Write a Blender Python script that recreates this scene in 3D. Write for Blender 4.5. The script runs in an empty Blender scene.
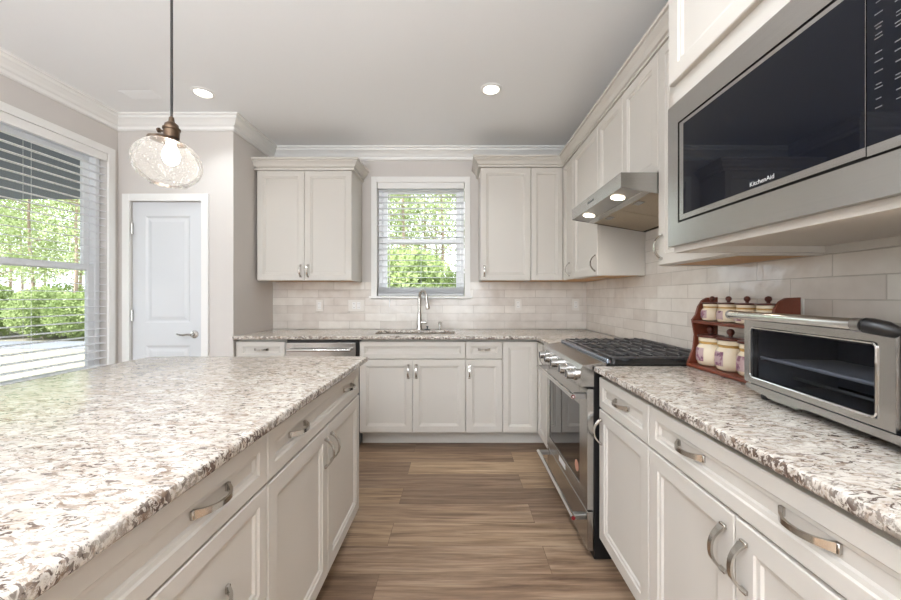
import bpy, bmesh, math, random
from mathutils import Vector, Matrix
S = bpy.context.scene
COL = S.collection
PI = math.pi
random.seed(7)

# ---------------------------------------------------------------- camera
cam_d = bpy.data.cameras.new('camera'); cam = bpy.data.objects.new('camera', cam_d); COL.objects.link(cam)
cam.location = (0, 0, 1.235); cam.rotation_euler = (PI/2, 0, 0)
cam_d.sensor_width = 36; cam_d.lens = 360/901*36
cam_d.shift_x = -7.5/901; cam_d.shift_y = -3.5/901
cam_d.clip_start = 0.02; cam_d.clip_end = 300
S.camera = cam
# ---------------------------------------------------------------- exposure
S.view_settings.view_transform = 'Standard'; S.view_settings.look = 'None'
S.view_settings.gamma = 1; S.view_settings.use_curve_mapping = False
S.view_settings.exposure = 0.06
S.cycles.max_bounces = 10; S.cycles.diffuse_bounces = 6; S.cycles.glossy_bounces = 5
S.cycles.transparent_max_bounces = 16; S.cycles.sample_clamp_indirect = 6
S.cycles.caustics_reflective = False; S.cycles.caustics_refractive = False
# ---------------------------------------------------------------- world, sun, added fill lamps
def rgb(r, g, b):
    f = lambda c: (c/255/12.92) if c/255 <= .04045 else ((c/255+.055)/1.055)**2.4
    return (f(r), f(g), f(b), 1)
W = bpy.data.worlds.new('world'); S.world = W; W.use_nodes = True
W.node_tree.nodes['Background'].inputs[0].default_value = (0.88, 0.94, 1.0, 1)
W.node_tree.nodes['Background'].inputs[1].default_value = 3.6
def lamp(name, kind, loc, rot, energy, color=(1, 1, 1), size=None, size_y=None, **kw):
    d = bpy.data.lights.new(name, kind); d.energy = energy; d.color = color
    if kind == 'AREA':
        d.shape = kw.get('shape', 'RECTANGLE'); d.size = size
        if d.shape == 'RECTANGLE': d.size_y = size_y
        if 'spread' in kw: d.spread = kw['spread']
    elif kind == 'POINT' or kind == 'SPOT': d.shadow_soft_size = size or .03
    if kind == 'SPOT': d.spot_size = kw.get('spot', 2.4); d.spot_blend = .8
    o = bpy.data.objects.new(name, d); COL.objects.link(o); o.location = loc; o.rotation_euler = rot
    return o
sun = lamp('sun', 'SUN', (0, -20, 30), (math.radians(42), 0, math.radians(-25)), 12, (.97, .98, 1)); sun.data.angle = .02
# area fill lamps added behind the camera, in place of unseen rear daylight
for i, x in enumerate((-1.75, .15)):
    lamp('rear_fill', 'AREA', (x, -3.93, 1.65), (PI/2, 0, 0), 22, (.86, .94, 1.0), 1.5, 1.7)
lamp('ceiling_fill', 'AREA', (-.95, -1.1, 1.8), (PI, 0, 0), 215, (.85, .905, 1.0), 1.6, 1.2)   # area lamp without a fixture, added out of view to brighten the ceiling
CAN_W = 3.1
CANS = [(-1.83, 2.585), (.234, 2.54), (-1.83, .9), (.234, .9), (-1.83, -1.0), (.234, -1.0), (-.8, -2.6)]

# ---------------------------------------------------------------- materials
def mat(name, col, rough=.5, metal=0, spec=None, noise=None, bump=None, emit=None, coat=0):
    m = bpy.data.materials.new(name); m.use_nodes = True
    nt = m.node_tree; b = nt.nodes['Principled BSDF']
    b.inputs['Base Color'].default_value = col; b.inputs['Roughness'].default_value = rough
    b.inputs['Metallic'].default_value = metal
    if spec is not None: b.inputs['Specular IOR Level'].default_value = spec
    if coat: b.inputs['Coat Weight'].default_value = coat
    if emit: b.inputs['Emission Color'].default_value = emit[0]; b.inputs['Emission Strength'].default_value = emit[1]
    g = nt.nodes.new('ShaderNodeNewGeometry')
    if noise:                                                   # (scale xyz, amount): slight tone variation
        mp = nt.nodes.new('ShaderNodeMapping'); mp.inputs['Scale'].default_value = noise[0]
        nt.links.new(g.outputs['Position'], mp.inputs['Vector'])
        n = nt.nodes.new('ShaderNodeTexNoise'); n.inputs['Scale'].default_value = 1; n.inputs['Detail'].default_value = 3
        nt.links.new(mp.outputs[0], n.inputs['Vector'])
        mx = nt.nodes.new('ShaderNodeMix'); mx.data_type = 'RGBA'
        k = noise[1]
        mx.inputs[6].default_value = tuple(c*(1-k) for c in col[:3])+(1,); mx.inputs[7].default_value = tuple(min(1, c*(1+k)) for c in col[:3])+(1,)
        nt.links.new(n.outputs['Fac'], mx.inputs[0]); nt.links.new(mx.outputs[2], b.inputs['Base Color'])
    if bump:
        n2 = nt.nodes.new('ShaderNodeTexNoise'); n2.inputs['Scale'].default_value = bump[0]; n2.inputs['Detail'].default_value = 2
        nt.links.new(g.outputs['Position'], n2.inputs['Vector'])
        bp = nt.nodes.new('ShaderNodeBump'); bp.inputs['Strength'].default_value = bump[1]; bp.inputs['Distance'].default_value = bump[2]
        nt.links.new(n2.outputs['Fac'], bp.inputs['Height']); nt.links.new(bp.outputs[0], b.inputs['Normal'])
    return m
def nodes(m): return m.node_tree, m.node_tree.nodes['Principled BSDF']
def N(nt, t, **kw):
    n = nt.nodes.new(t)
    for k, v in kw.items():
        if k in n.inputs: n.inputs[k].default_value = v
        else: setattr(n, k, v)
    return n
def ramp(nt, src, stops):
    r = nt.nodes.new('ShaderNodeValToRGB'); e = r.color_ramp.elements
    while len(e) > 1: e.remove(e[-1])
    e[0].position = stops[0][0]; e[0].color = stops[0][1]
    for p, c in stops[1:]:
        x = e.new(p); x.color = c
    nt.links.new(src, r.inputs[0]); return r.outputs[0]
def mixc(nt, fac, a, b):
    m = nt.nodes.new('ShaderNodeMix'); m.data_type = 'RGBA'
    for i, v in ((0, fac), (6, a), (7, b)):
        if hasattr(v, 'links'): nt.links.new(v, m.inputs[i])
        else: m.inputs[i].default_value = v
    return m.outputs[2]
def mth(nt, op, a, b=None):
    m = nt.nodes.new('ShaderNodeMath'); m.operation = op
    for i, v in enumerate((a, b)):
        if v is None: continue
        if hasattr(v, 'links'): nt.links.new(v, m.inputs[i])
        else: m.inputs[i].default_value = v
    return m.outputs[0]
GR = lambda v: (v, v, v, 1)

M = {}
M['cab'] = mat('cabinet_paint', rgb(205, 200, 192), .45, spec=.35, noise=((3, 3, 3), .015))
M['cabwood'] = mat('cabinet_underside_wood', rgb(206, 160, 104), .5, noise=((6, 40, 40), .12))
M['wall'] = mat('greige_wall_paint', rgb(207, 202, 197), .8, bump=(180, .06, .002))
M['ceil'] = mat('ceiling_paint', rgb(241, 242, 242), .9, bump=(120, .06, .002))
M['white'] = mat('white_trim_paint', rgb(236, 235, 232), .35, noise=((2, 2, 2), .01))
M['vinyl'] = mat('white_vinyl', rgb(248, 249, 250), .3, noise=((2, 2, 2), .01))
M['door'] = mat('door_paint', rgb(212, 214, 216), .35, noise=((2, 2, 2), .01))
M['nickel'] = mat('brushed_nickel', rgb(200, 196, 190), .2, 1, noise=((60, 60, 60), .06))
M['steel'] = mat('stainless_steel', rgb(182, 180, 177), .25, 1, noise=((4, 4, 220), .07))
M['steel_d'] = mat('stainless_steel_cross_grain', rgb(165, 163, 160), .34, 1, noise=((4, 220, 4), .06))  # darker, rougher steel with its grain along another axis
M['chrome'] = mat('polished_steel', rgb(215, 214, 212), .1, 1, noise=((30, 30, 30), .03))
M['wire'] = mat('bright_rack_wire', rgb(205, 205, 205), .45, .35, noise=((30, 30, 30), .03))
M['black'] = mat('black_enamel', rgb(18, 18, 19), .3, noise=((20, 20, 20), .2))
M['iron'] = mat('cast_iron', rgb(74, 72, 72), .3, noise=((60, 60, 60), .25), bump=(400, .15, .001))
M['bglass'] = mat('black_glass', rgb(10, 14, 24), .03, spec=.32, noise=((5, 5, 5), .1))  # the blue of its reflections is put into the base colour
M['oglass'] = mat('oven_door_glass', rgb(22, 20, 19), .02, spec=.9, noise=((5, 5, 5), .1))
M['bronze'] = mat('aged_bronze', rgb(96, 78, 62), .38, .85, noise=((70, 70, 70), .25))
M['cord'] = mat('black_cord', rgb(38, 32, 30), .6, noise=((90, 90, 300), .2))
M['rackwood'] = mat('cherry_stained_wood', rgb(110, 54, 36), .35, noise=((20, 20, 6), .3))
M['lidwood'] = mat('dark_lid_wood', rgb(88, 42, 30), .3, noise=((50, 50, 20), .3))
M['cream'] = mat('cream_glazed_ceramic', rgb(232, 218, 192), .15, noise=((12, 12, 12), .05))
M['gold'] = mat('gold_twine_band', rgb(190, 150, 82), .45, noise=((150, 150, 150), .3))
M['plastic'] = mat('white_plate_plastic', rgb(228, 224, 217), .3, noise=((2, 2, 2), .01))
M['red'] = mat('red_medallion', rgb(112, 22, 28), .25, noise=((200, 200, 200), .1))
M['sticker'] = mat('reddish_sticker', rgb(190, 140, 120), .5, noise=((150, 150, 150), .2))
M['mark'] = mat('printed_marks', rgb(205, 205, 205), .5, noise=((30, 30, 30), .02))
M['bmark'] = mat('faint_button_print', rgb(104, 104, 106), .5, noise=((30, 30, 30), .02))
M['dmark'] = mat('dark_printed_marks', rgb(40, 40, 42), .4, noise=((30, 30, 30), .02))
M['digit'] = mat('clock_digits', rgb(120, 140, 230), .5, noise=((30, 30, 30), .02), emit=(rgb(150, 170, 255), 1.2))
M['filter'] = mat('hood_filter_mesh', rgb(186, 172, 150), .42, .9, noise=((140, 140, 140), .22))
M['rail'] = mat('bluish_steel_rail', rgb(150, 158, 172), .2, 1, noise=((30, 30, 30), .05))
M['ovenin'] = mat('oven_interior', rgb(120, 122, 128), .4, .5, noise=((8, 8, 8), .15))
M['lampon'] = mat('lit_lens', rgb(255, 250, 240), .4, noise=((8, 8, 8), .01), emit=(rgb(255, 246, 232), 9))
M['hoodlamp'] = mat('lit_hood_lens', rgb(255, 250, 240), .4, noise=((8, 8, 8), .01), emit=(rgb(255, 240, 215), 7))
M['bulb'] = mat('lit_bulb', rgb(255, 240, 215), .4, noise=((8, 8, 8), .01), emit=(rgb(255, 247, 236), 42))
M['slat'] = mat('blind_slat_white', rgb(248, 249, 251), .45, noise=((2, 2, 2), .01))
nt, b = nodes(M['slat']); tr_ = N(nt, 'ShaderNodeBsdfTranslucent'); tr_.inputs[0].default_value = rgb(245, 246, 248); mxs = N(nt, 'ShaderNodeMixShader'); mxs.inputs[0].default_value = .35
nt.links.new(b.outputs[0], mxs.inputs[1]); nt.links.new(tr_.outputs[0], mxs.inputs[2]); nt.links.new(mxs.outputs[0], nt.nodes['Material Output'].inputs[0])
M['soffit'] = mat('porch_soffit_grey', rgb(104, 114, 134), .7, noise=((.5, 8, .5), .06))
M['bark'] = mat('tree_bark', rgb(150, 132, 116), .9, noise=((6, 6, 1), .3))
M['asphalt'] = mat('asphalt', rgb(110, 112, 118), .9, noise=((12, 12, 12), .15))
M['lawn'] = mat('dry_lawn', rgb(128, 122, 106), .95, noise=((1.2, 1.2, 1.2), .25))
M['siding'] = mat('outside_siding', rgb(200, 200, 196), .8, noise=((2, 2, 2), .03))
def leafmat(name, c1, c2):
    m = mat(name, c1, .6); nt, b = nodes(m)
    g = N(nt, 'ShaderNodeNewGeometry')
    n = N(nt, 'ShaderNodeTexNoise', Scale=1.6, Detail=4.0); nt.links.new(g.outputs['Position'], n.inputs['Vector'])
    nt.links.new(ramp(nt, n.outputs['Fac'], [(.35, c1), (.65, c2)]), b.inputs['Base Color'])
    t = N(nt, 'ShaderNodeBsdfTranslucent'); nt.links.new(b.inputs['Base Color'].links[0].from_socket, t.inputs['Color'])
    mx = N(nt, 'ShaderNodeMixShader'); mx.inputs[0].default_value = .4
    out = nt.nodes['Material Output']
    nt.links.new(b.outputs[0], mx.inputs[1]); nt.links.new(t.outputs[0], mx.inputs[2]); nt.links.new(mx.outputs[0], out.inputs[0])
    return m
M['leaf'] = leafmat('spring_leaves', rgb(132, 148, 92), rgb(186, 198, 148))
M['bush'] = leafmat('bush_leaves', rgb(108, 126, 70), rgb(162, 176, 116))

# granite -------------------------------------------------------------
m = M['granite'] = mat('white_brown_granite', rgb(225, 219, 210), .16, spec=.5)
nt, b = nodes(m)
g = N(nt, 'ShaderNodeNewGeometry')
mp = N(nt, 'ShaderNodeMapping'); mp.inputs['Rotation'].default_value = (0, 0, math.radians(14)); mp.inputs['Scale'].default_value = (1.55, 3.1, 2.3)
nt.links.new(g.outputs['Position'], mp.inputs['Vector'])
def noise(scale, detail, rough=.55, dist=0.0, off=0.0):
    n = N(nt, 'ShaderNodeTexNoise', Scale=scale, Detail=detail, Roughness=rough, Distortion=dist)
    if off:
        a = N(nt, 'ShaderNodeVectorMath'); a.operation = 'ADD'; a.inputs[1].default_value = (off, off*.7, off*.3)
        nt.links.new(mp.outputs[0], a.inputs[0]); nt.links.new(a.outputs[0], n.inputs['Vector'])
    else: nt.links.new(mp.outputs[0], n.inputs['Vector'])
    return n.outputs['Fac']
base = ramp(nt, noise(9, 4, .6, .4), [(.3, rgb(182, 174, 163)), (.5, rgb(207, 200, 189)), (.7, rgb(227, 222, 213))])
grey = ramp(nt, noise(24, 5, .65, .8, 3), [(.49, GR(0)), (.58, GR(.75)), (.72, GR(.9))])
c = mixc(nt, grey, base, rgb(186, 177, 168))
tan = ramp(nt, noise(15, 5, .65, 1.0, 11), [(.52, GR(0)), (.64, GR(.8))])
c = mixc(nt, tan, c, rgb(180, 164, 148))
mask = ramp(nt, noise(5, 2, .5, 0, 23), [(.36, GR(.45)), (.56, GR(1))])
sepn = N(nt, 'ShaderNodeSeparateXYZ'); nt.links.new(g.outputs['True Normal'], sepn.inputs[0])
edge = mth(nt, 'MULTIPLY', mth(nt, 'LESS_THAN', mth(nt, 'ABSOLUTE', sepn.outputs['Z']), .75), .075)   # cut edges get more dark flecks than the top
fl = ramp(nt, mth(nt, 'ADD', noise(30, 5, .62, .9, 31), edge), [(.55, GR(0)), (.60, GR(.95))])
c = mixc(nt, mth(nt, 'MULTIPLY', mask, fl), c, rgb(84, 68, 60))
sm = ramp(nt, noise(13, 6, .7, 1.4, 61), [(.535, GR(0)), (.60, GR(.85))])
c = mixc(nt, mth(nt, 'MULTIPLY', mask, sm), c, rgb(136, 116, 100))
fl2 = ramp(nt, noise(62, 3, .6, .5, 47), [(.63, GR(0)), (.68, GR(.85))])
c = mixc(nt, fl2, c, rgb(70, 60, 56))
nt.links.new(c, b.inputs['Base Color'])
# the same stone on its cut edge: more dark flecks
# tile ------------------------------------------------------------------
def tilemat(name, axis):
    m = mat(name, rgb(226, 220, 211), .12, spec=.55); nt, b = nodes(m)
    g = N(nt, 'ShaderNodeNewGeometry'); s = N(nt, 'ShaderNodeSeparateXYZ'); nt.links.new(g.outputs['Position'], s.inputs[0])
    cb = N(nt, 'ShaderNodeCombineXYZ'); nt.links.new(s.outputs[axis], cb.inputs[0])
    nt.links.new(mth(nt, 'SUBTRACT', s.outputs['Z'], .9143), cb.inputs[1])
    if axis == 'Y': nt.links.new(mth(nt, 'ADD', s.outputs['Y'], .01), cb.inputs[0])
    br = N(nt, 'ShaderNodeTexBrick', Scale=1.0); br.offset = .5
    br.inputs['Brick Width'].default_value = .3075; br.inputs['Row Height'].default_value = .0775
    br.inputs['Mortar Size'].default_value = .0022; br.inputs['Mortar Smooth'].default_value = .25
    br.inputs['Color1'].default_value = rgb(208, 199, 190); br.inputs['Color2'].default_value = rgb(236, 231, 223)
    br.inputs['Mortar'].default_value = rgb(186, 178, 168)
    nt.links.new(cb.outputs[0], br.inputs['Vector'])
    n = N(nt, 'ShaderNodeTexNoise', Scale=9.0, Detail=3.0); nt.links.new(g.outputs['Position'], n.inputs['Vector'])
    tone = ramp(nt, n.outputs['Fac'], [(.35, rgb(208, 199, 189)), (.65, rgb(234, 229, 221))])
    nt.links.new(mixc(nt, .38, br.outputs['Color'], tone), b.inputs['Base Color'])
    n2 = N(nt, 'ShaderNodeTexNoise', Scale=16.0, Detail=2.0); nt.links.new(g.outputs['Position'], n2.inputs['Vector'])
    h = mth(nt, 'ADD', mth(nt, 'MULTIPLY', n2.outputs['Fac'], .9), mth(nt, 'MULTIPLY', br.outputs['Fac'], -.5))
    bp = N(nt, 'ShaderNodeBump', Strength=.8, Distance=.004); nt.links.new(h, bp.inputs['Height']); nt.links.new(bp.outputs[0], b.inputs['Normal'])
    return m
M['tile_x'] = tilemat('glazed_tile_back', 'X'); M['tile_y'] = tilemat('glazed_tile_side', 'Y')
# floor -----------------------------------------------------------------
m = M['floor'] = mat('oak_plank_floor', rgb(150, 118, 88), .42, spec=.4); nt, b = nodes(m)
g = N(nt, 'ShaderNodeNewGeometry')
sh = N(nt, 'ShaderNodeVectorMath'); sh.operation = 'ADD'; sh.inputs[1].default_value = (.35, -.162, 0); nt.links.new(g.outputs['Position'], sh.inputs[0])
br = N(nt, 'ShaderNodeTexBrick', Scale=1.0); br.offset = .37; br.offset_frequency = 2
br.inputs['Brick Width'].default_value = 1.22; br.inputs['Row Height'].default_value = .18
br.inputs['Mortar Size'].default_value = .0012; br.inputs['Mortar Smooth'].default_value = .2
br.inputs['Color1'].default_value = GR(0); br.inputs['Color2'].default_value = GR(1); br.inputs['Mortar'].default_value = GR(.5)
nt.links.new(sh.outputs[0], br.inputs['Vector'])
rnd = br.outputs['Color']
ofs = N(nt, 'ShaderNodeVectorMath'); ofs.operation = 'MULTIPLY_ADD'; nt.links.new(rnd, ofs.inputs[0]); ofs.inputs[1].default_value = (7, 3, 5)
nt.links.new(g.outputs['Position'], ofs.inputs[2])
mp = N(nt, 'ShaderNodeMapping'); mp.inputs['Scale'].default_value = (.8, 13, 1); nt.links.new(ofs.outputs[0], mp.inputs['Vector'])
gn = N(nt, 'ShaderNodeTexNoise', Scale=2.2, Detail=7.0, Roughness=.6, Distortion=.5); nt.links.new(mp.outputs[0], gn.inputs['Vector'])
grain = ramp(nt, gn.outputs['Fac'], [(.30, rgb(128, 106, 88)), (.5, rgb(177, 154, 131)), (.70, rgb(206, 186, 163))])
fm = N(nt, 'ShaderNodeMapping'); fm.inputs['Scale'].default_value = (6, 120, 1); nt.links.new(ofs.outputs[0], fm.inputs['Vector'])
fn = N(nt, 'ShaderNodeTexNoise', Scale=1.0, Detail=4.0, Roughness=.6); nt.links.new(fm.outputs[0], fn.inputs['Vector'])
fine = nt.nodes.new('ShaderNodeMix'); fine.data_type = 'RGBA'; fine.blend_type = 'MULTIPLY'; fine.inputs[0].default_value = .8
nt.links.new(grain, fine.inputs[6]); nt.links.new(ramp(nt, fn.outputs['Fac'], [(.35, GR(.72)), (.6, GR(1))]), fine.inputs[7]); grain = fine.outputs[2]
plank = ramp(nt, rnd, [(0, rgb(182, 170, 162)), (.35, rgb(214, 204, 196)), (.7, rgb(232, 222, 208)), (1, rgb(255, 247, 232))])
mm = nt.nodes.new('ShaderNodeMix'); mm.data_type = 'RGBA'; mm.blend_type = 'MULTIPLY'; mm.inputs[0].default_value = 1
nt.links.new(grain, mm.inputs[6]); nt.links.new(plank, mm.inputs[7])
cc = mixc(nt, mth(nt, 'MULTIPLY', br.outputs['Fac'], .7), mm.outputs[2], rgb(70, 52, 40))
nt.links.new(cc, b.inputs['Base Color'])
bp = N(nt, 'ShaderNodeBump', Strength=.25, Distance=.001); nt.links.new(gn.outputs['Fac'], bp.inputs['Height']); nt.links.new(bp.outputs[0], b.inputs['Normal'])
# glass -----------------------------------------------------------------
def clearglass(name, tint, refl, bump=None):
    m = bpy.data.materials.new(name); m.use_nodes = True; nt = m.node_tree
    nt.nodes.remove(nt.nodes['Principled BSDF']); out = nt.nodes['Material Output']
    t = N(nt, 'ShaderNodeBsdfTransparent'); t.inputs[0].default_value = tint
    gl = N(nt, 'ShaderNodeBsdfGlossy'); gl.inputs['Roughness'].default_value = .03
    lw = N(nt, 'ShaderNodeLayerWeight'); lw.inputs[0].default_value = refl
    mx = N(nt, 'ShaderNodeMixShader'); nt.links.new(lw.outputs['Fresnel'], mx.inputs[0])
    nt.links.new(t.outputs[0], mx.inputs[1]); nt.links.new(gl.outputs[0], mx.inputs[2]); nt.links.new(mx.outputs[0], out.inputs[0])
    if bump:
        g = N(nt, 'ShaderNodeNewGeometry')
        v = N(nt, 'ShaderNodeTexVoronoi', Scale=bump); nt.links.new(g.outputs['Position'], v.inputs['Vector'])
        r = ramp(nt, v.outputs['Distance'], [(.0, GR(1)), (.3, GR(0))])
        bp = N(nt, 'ShaderNodeBump', Strength=.9, Distance=.003); nt.links.new(r, bp.inputs['Height'])
        nt.links.new(bp.outputs[0], gl.inputs['Normal']); nt.links.new(bp.outputs[0], lw.inputs['Normal'])
        d = N(nt, 'ShaderNodeBsdfDiffuse'); d.inputs[0].default_value = rgb(245, 243, 240)
        m2 = N(nt, 'ShaderNodeMixShader'); nt.links.new(mth(nt, 'ADD', mth(nt, 'MULTIPLY', r, .42), .07), m2.inputs[0])
        tl_ = N(nt, 'ShaderNodeBsdfTranslucent'); tl_.inputs[0].default_value = rgb(245, 243, 240)
        m3 = N(nt, 'ShaderNodeMixShader'); m3.inputs[0].default_value = .5; nt.links.new(d.outputs[0], m3.inputs[1]); nt.links.new(tl_.outputs[0], m3.inputs[2])
        nt.links.new(mx.outputs[0], m2.inputs[1]); nt.links.new(m3.outputs[0], m2.inputs[2]); nt.links.new(m2.outputs[0], out.inputs[0])
    return m
M['pane'] = clearglass('window_glass', (.97, .98, .98, 1), .08)
M['seeded'] = clearglass('seeded_glass', (.985, .985, .98, 1), .14, 95)
M['tglass'] = clearglass('tinted_toaster_glass', (.72, .74, .78, 1), .10)

# ---------------------------------------------------------------- mesh helpers
def BM(): return bmesh.new()
def box(bm, x0, x1, y0, y1, z0, z1, bev=0, seg=1):
    vs = [bm.verts.new((x, y, z)) for x in (x0, x1) for y in (y0, y1) for z in (z0, z1)]
    fs = [bm.faces.new([vs[i] for i in f]) for f in ((0, 1, 3, 2), (4, 6, 7, 5), (0, 4, 5, 1), (2, 3, 7, 6), (0, 2, 6, 4), (1, 5, 7, 3))]
    if bev:
        es = list({e for f in fs for e in f.edges})
        bmesh.ops.bevel(bm, geom=es, offset=bev, segments=seg, affect='EDGES', profile=.5)
    return bm
def prism(bm, pts, lo, hi, axis):           # polygon extruded along an axis; pts are the other two coordinates in xyz order
    def P(a, b, t): return {'x': (t, a, b), 'y': (a, t, b), 'z': (a, b, t)}[axis]
    A = [bm.verts.new(P(a, b, lo)) for a, b in pts]; B = [bm.verts.new(P(a, b, hi)) for a, b in pts]
    n = len(pts); bm.faces.new(A); bm.faces.new(B[::-1])
    for i in range(n): bm.faces.new((A[i], B[i], B[(i+1) % n], A[(i+1) % n]))
    return bm
def tube(bm, pts, r, n=8, cap=True):
    pts = [Vector(p) for p in pts]; rings = []
    rr = r if hasattr(r, '__len__') else [r]*len(pts)
    ref = None
    for i, p in enumerate(pts):
        t = (pts[min(i+1, len(pts)-1)]-pts[max(i-1, 0)]).normalized()
        if ref is None: ref = Vector((0, 0, 1)) if abs(t.z) < .9 else Vector((1, 0, 0))
        u = t.cross(ref).normalized(); v = u.cross(t).normalized(); ref = v
        rings.append([bm.verts.new(p+(u*math.cos(a)+v*math.sin(a))*rr[i]) for a in [2*PI*k/n for k in range(n)]])
    for a, b_ in zip(rings, rings[1:]):
        for k in range(n): bm.faces.new((a[k], a[(k+1) % n], b_[(k+1) % n], b_[k]))
    if cap: bm.faces.new(rings[0][::-1]); bm.faces.new(rings[-1])
    return bm
def lathe(bm, prof, c=(0, 0, 0), n=24, axis='z', cap=True):
    rings = []
    for r, h in prof:
        ring = []
        for k in range(n):
            a = 2*PI*k/n; x, y = max(r, 1e-4)*math.cos(a), max(r, 1e-4)*math.sin(a)
            p = {'z': (x, y, h), 'x': (h, x, y), 'y': (x, h, y)}[axis]
            ring.append(bm.verts.new((p[0]+c[0], p[1]+c[1], p[2]+c[2])))
        rings.append(ring)
    for a, b_ in zip(rings, rings[1:]):
        for k in range(n): bm.faces.new((a[k], a[(k+1) % n], b_[(k+1) % n], b_[k]))
    if cap: bm.faces.new(rings[0][::-1]); bm.faces.new(rings[-1])
    return bm
def sweep(bm, path, prof, side=1):          # moulding: profile (out, z) along a floor path with mitred corners
    P = [Vector((p[0], p[1])) for p in path]; nr = []
    for i in range(len(P)-1):
        d = (P[i+1]-P[i]).normalized(); nr.append(Vector((-d.y, d.x))*side)
    rings = []
    for i, p in enumerate(P):
        if i == 0: n = nr[0]
        elif i == len(P)-1: n = nr[-1]
        else: n = (nr[i-1]+nr[i])/(1+nr[i-1].dot(nr[i]))
        rings.append([bm.verts.new((p.x+n.x*o, p.y+n.y*o, z)) for o, z in prof])
    k = len(prof)
    for a, b_ in zip(rings, rings[1:]):
        for j in range(k): bm.faces.new((a[j], a[(j+1) % k], b_[(j+1) % k], b_[j]))
    bm.faces.new(rings[0]); bm.faces.new(rings[-1][::-1])
    return bm
def ringfront(bm, x0, x1, z0, z1, rings, yback):   # nested rectangles (inset, y) closed by a flat centre; faces -Y
    prev = None; first = None
    for ins, y in rings:
        vs = [bm.verts.new(p) for p in ((x0+ins, y, z0+ins), (x1-ins, y, z0+ins), (x1-ins, y, z1-ins), (x0+ins, y, z1-ins))]
        if prev:
            for k in range(4): bm.faces.new((prev[k], prev[(k+1) % 4], vs[(k+1) % 4], vs[k]))
        else: first = vs
        prev = vs
    bm.faces.new(prev); bm.faces.new(first[::-1])
    return bm
def panel(bm, x0, x1, z0, z1, yb=0, t=.02, stile=.056):
    f = yb-t
    return ringfront(bm, x0, x1, z0, z1, [(0, yb), (0, f+.003), (.003, f), (stile-.004, f), (stile, f+.004), (stile+.009, f+.0055), (stile+.013, f+.011)], yb)
def pull(bm, c, L=.108, axis='x', out=.030, y0=0): # arched strap pull, stands off towards -Y at (x, z)
    n = 14; rings = []
    for i in range(n+1):
        t = -1+2*i/n
        o = out*(1-abs(t)**2.4)+.004
        w = .0058+.0038*abs(t)**3; th = .0032
        dt = -out*2.4*abs(t)**1.4*(1 if t > 0 else -1)/(L/2)
        nl = 1/math.sqrt(1+dt*dt); na, no = -dt*nl, nl
        ring = []
        for sw, st in ((-1, -1), (1, -1), (1, 1), (-1, 1)):
            al = t*L/2+na*th*st; oo = o+no*th*st
            x, z = (c[0]+al, c[1]+w*sw) if axis == 'x' else (c[0]+w*sw, c[1]+al)
            ring.append(bm.verts.new((x, y0-max(oo, -.0002), z)))
        rings.append(ring)
    for a, b_ in zip(rings, rings[1:]):
        for k in range(4): bm.faces.new((a[k], a[(k+1) % 4], b_[(k+1) % 4], b_[k]))
    bm.faces.new(rings[0]); bm.faces.new(rings[-1][::-1])
    for s in (-1, 1):
        x, z = (c[0]+s*L/2, c[1]) if axis == 'x' else (c[0], c[1]+s*L/2)
        box(bm, x-(.0055 if axis == 'x' else .0094), x+(.0055 if axis == 'x' else .0094), y0-.008, y0, z-(.0094 if axis == 'x' else .0055), z+(.0094 if axis == 'x' else .0055), .0012)
    return bm
def mesh_from(bm, name, m, smooth=False):
    bmesh.ops.recalc_face_normals(bm, faces=bm.faces)
    me = bpy.data.meshes.new(name); bm.to_mesh(me); bm.free()
    me.materials.append(m)
    if smooth:
        me.polygons.foreach_set('use_smooth', [True]*len(me.polygons))
        if hasattr(me, 'set_sharp_from_angle'): me.set_sharp_from_angle(angle=math.radians(40))
    return me
def tag(o, label=None, cat=None, group=None, kind=None):
    if label: o['label'] = label
    if cat: o['category'] = cat
    if group: o['group'] = group
    if kind: o['kind'] = kind
    return o
class Thing:
    def __init__(s, name, label, cat, loc=(0, 0, 0), rz=0, group=None, kind=None):
        s.o = bpy.data.objects.new(name, None); COL.objects.link(s.o); s.o.empty_display_size = .05
        s.o.location = loc; s.o.rotation_euler = (0, 0, rz); tag(s.o, label, cat, group, kind)
        s.inv = (Matrix.Translation(loc) @ Matrix.Rotation(rz, 4, 'Z')).inverted()
    def part(s, name, bm, m, parent=None, smooth=False, world=False, label=None, kind=None):
        if world: bm.transform(s.inv)
        o = bpy.data.objects.new(name, mesh_from(bm, name, m, smooth)); COL.objects.link(o)
        o.parent = parent or s.o; tag(o, label, None, None, kind)
        return o
def solo(name, bm, m, label=None, cat=None, group=None, kind=None, smooth=False):
    vs = [v.co for v in bm.verts]
    c = Vector(((min(v.x for v in vs)+max(v.x for v in vs))/2, (min(v.y for v in vs)+max(v.y for v in vs))/2, min(v.z for v in vs)))
    bm.transform(Matrix.Translation(-c))
    o = bpy.data.objects.new(name, mesh_from(bm, name, m, smooth)); COL.objects.link(o); o.location = c
    return tag(o, label, cat, group, kind)
def copy_tree(o, parent=None):
    c = o.copy(); COL.objects.link(c); c.parent = parent
    for ch in list(o.children): copy_tree(ch, c)
    return c
def struct(name, bm, m, smooth=False): return solo(name, bm, m, kind='structure', smooth=smooth)
def kid(o, name, bm, m, smooth=False, label=None):          # world-coordinate part of a solo object
    bm.transform(Matrix.Translation(o.location).inverted())
    c = bpy.data.objects.new(name, mesh_from(bm, name, m, smooth)); COL.objects.link(c); c.parent = o
    return tag(c, label)
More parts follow.
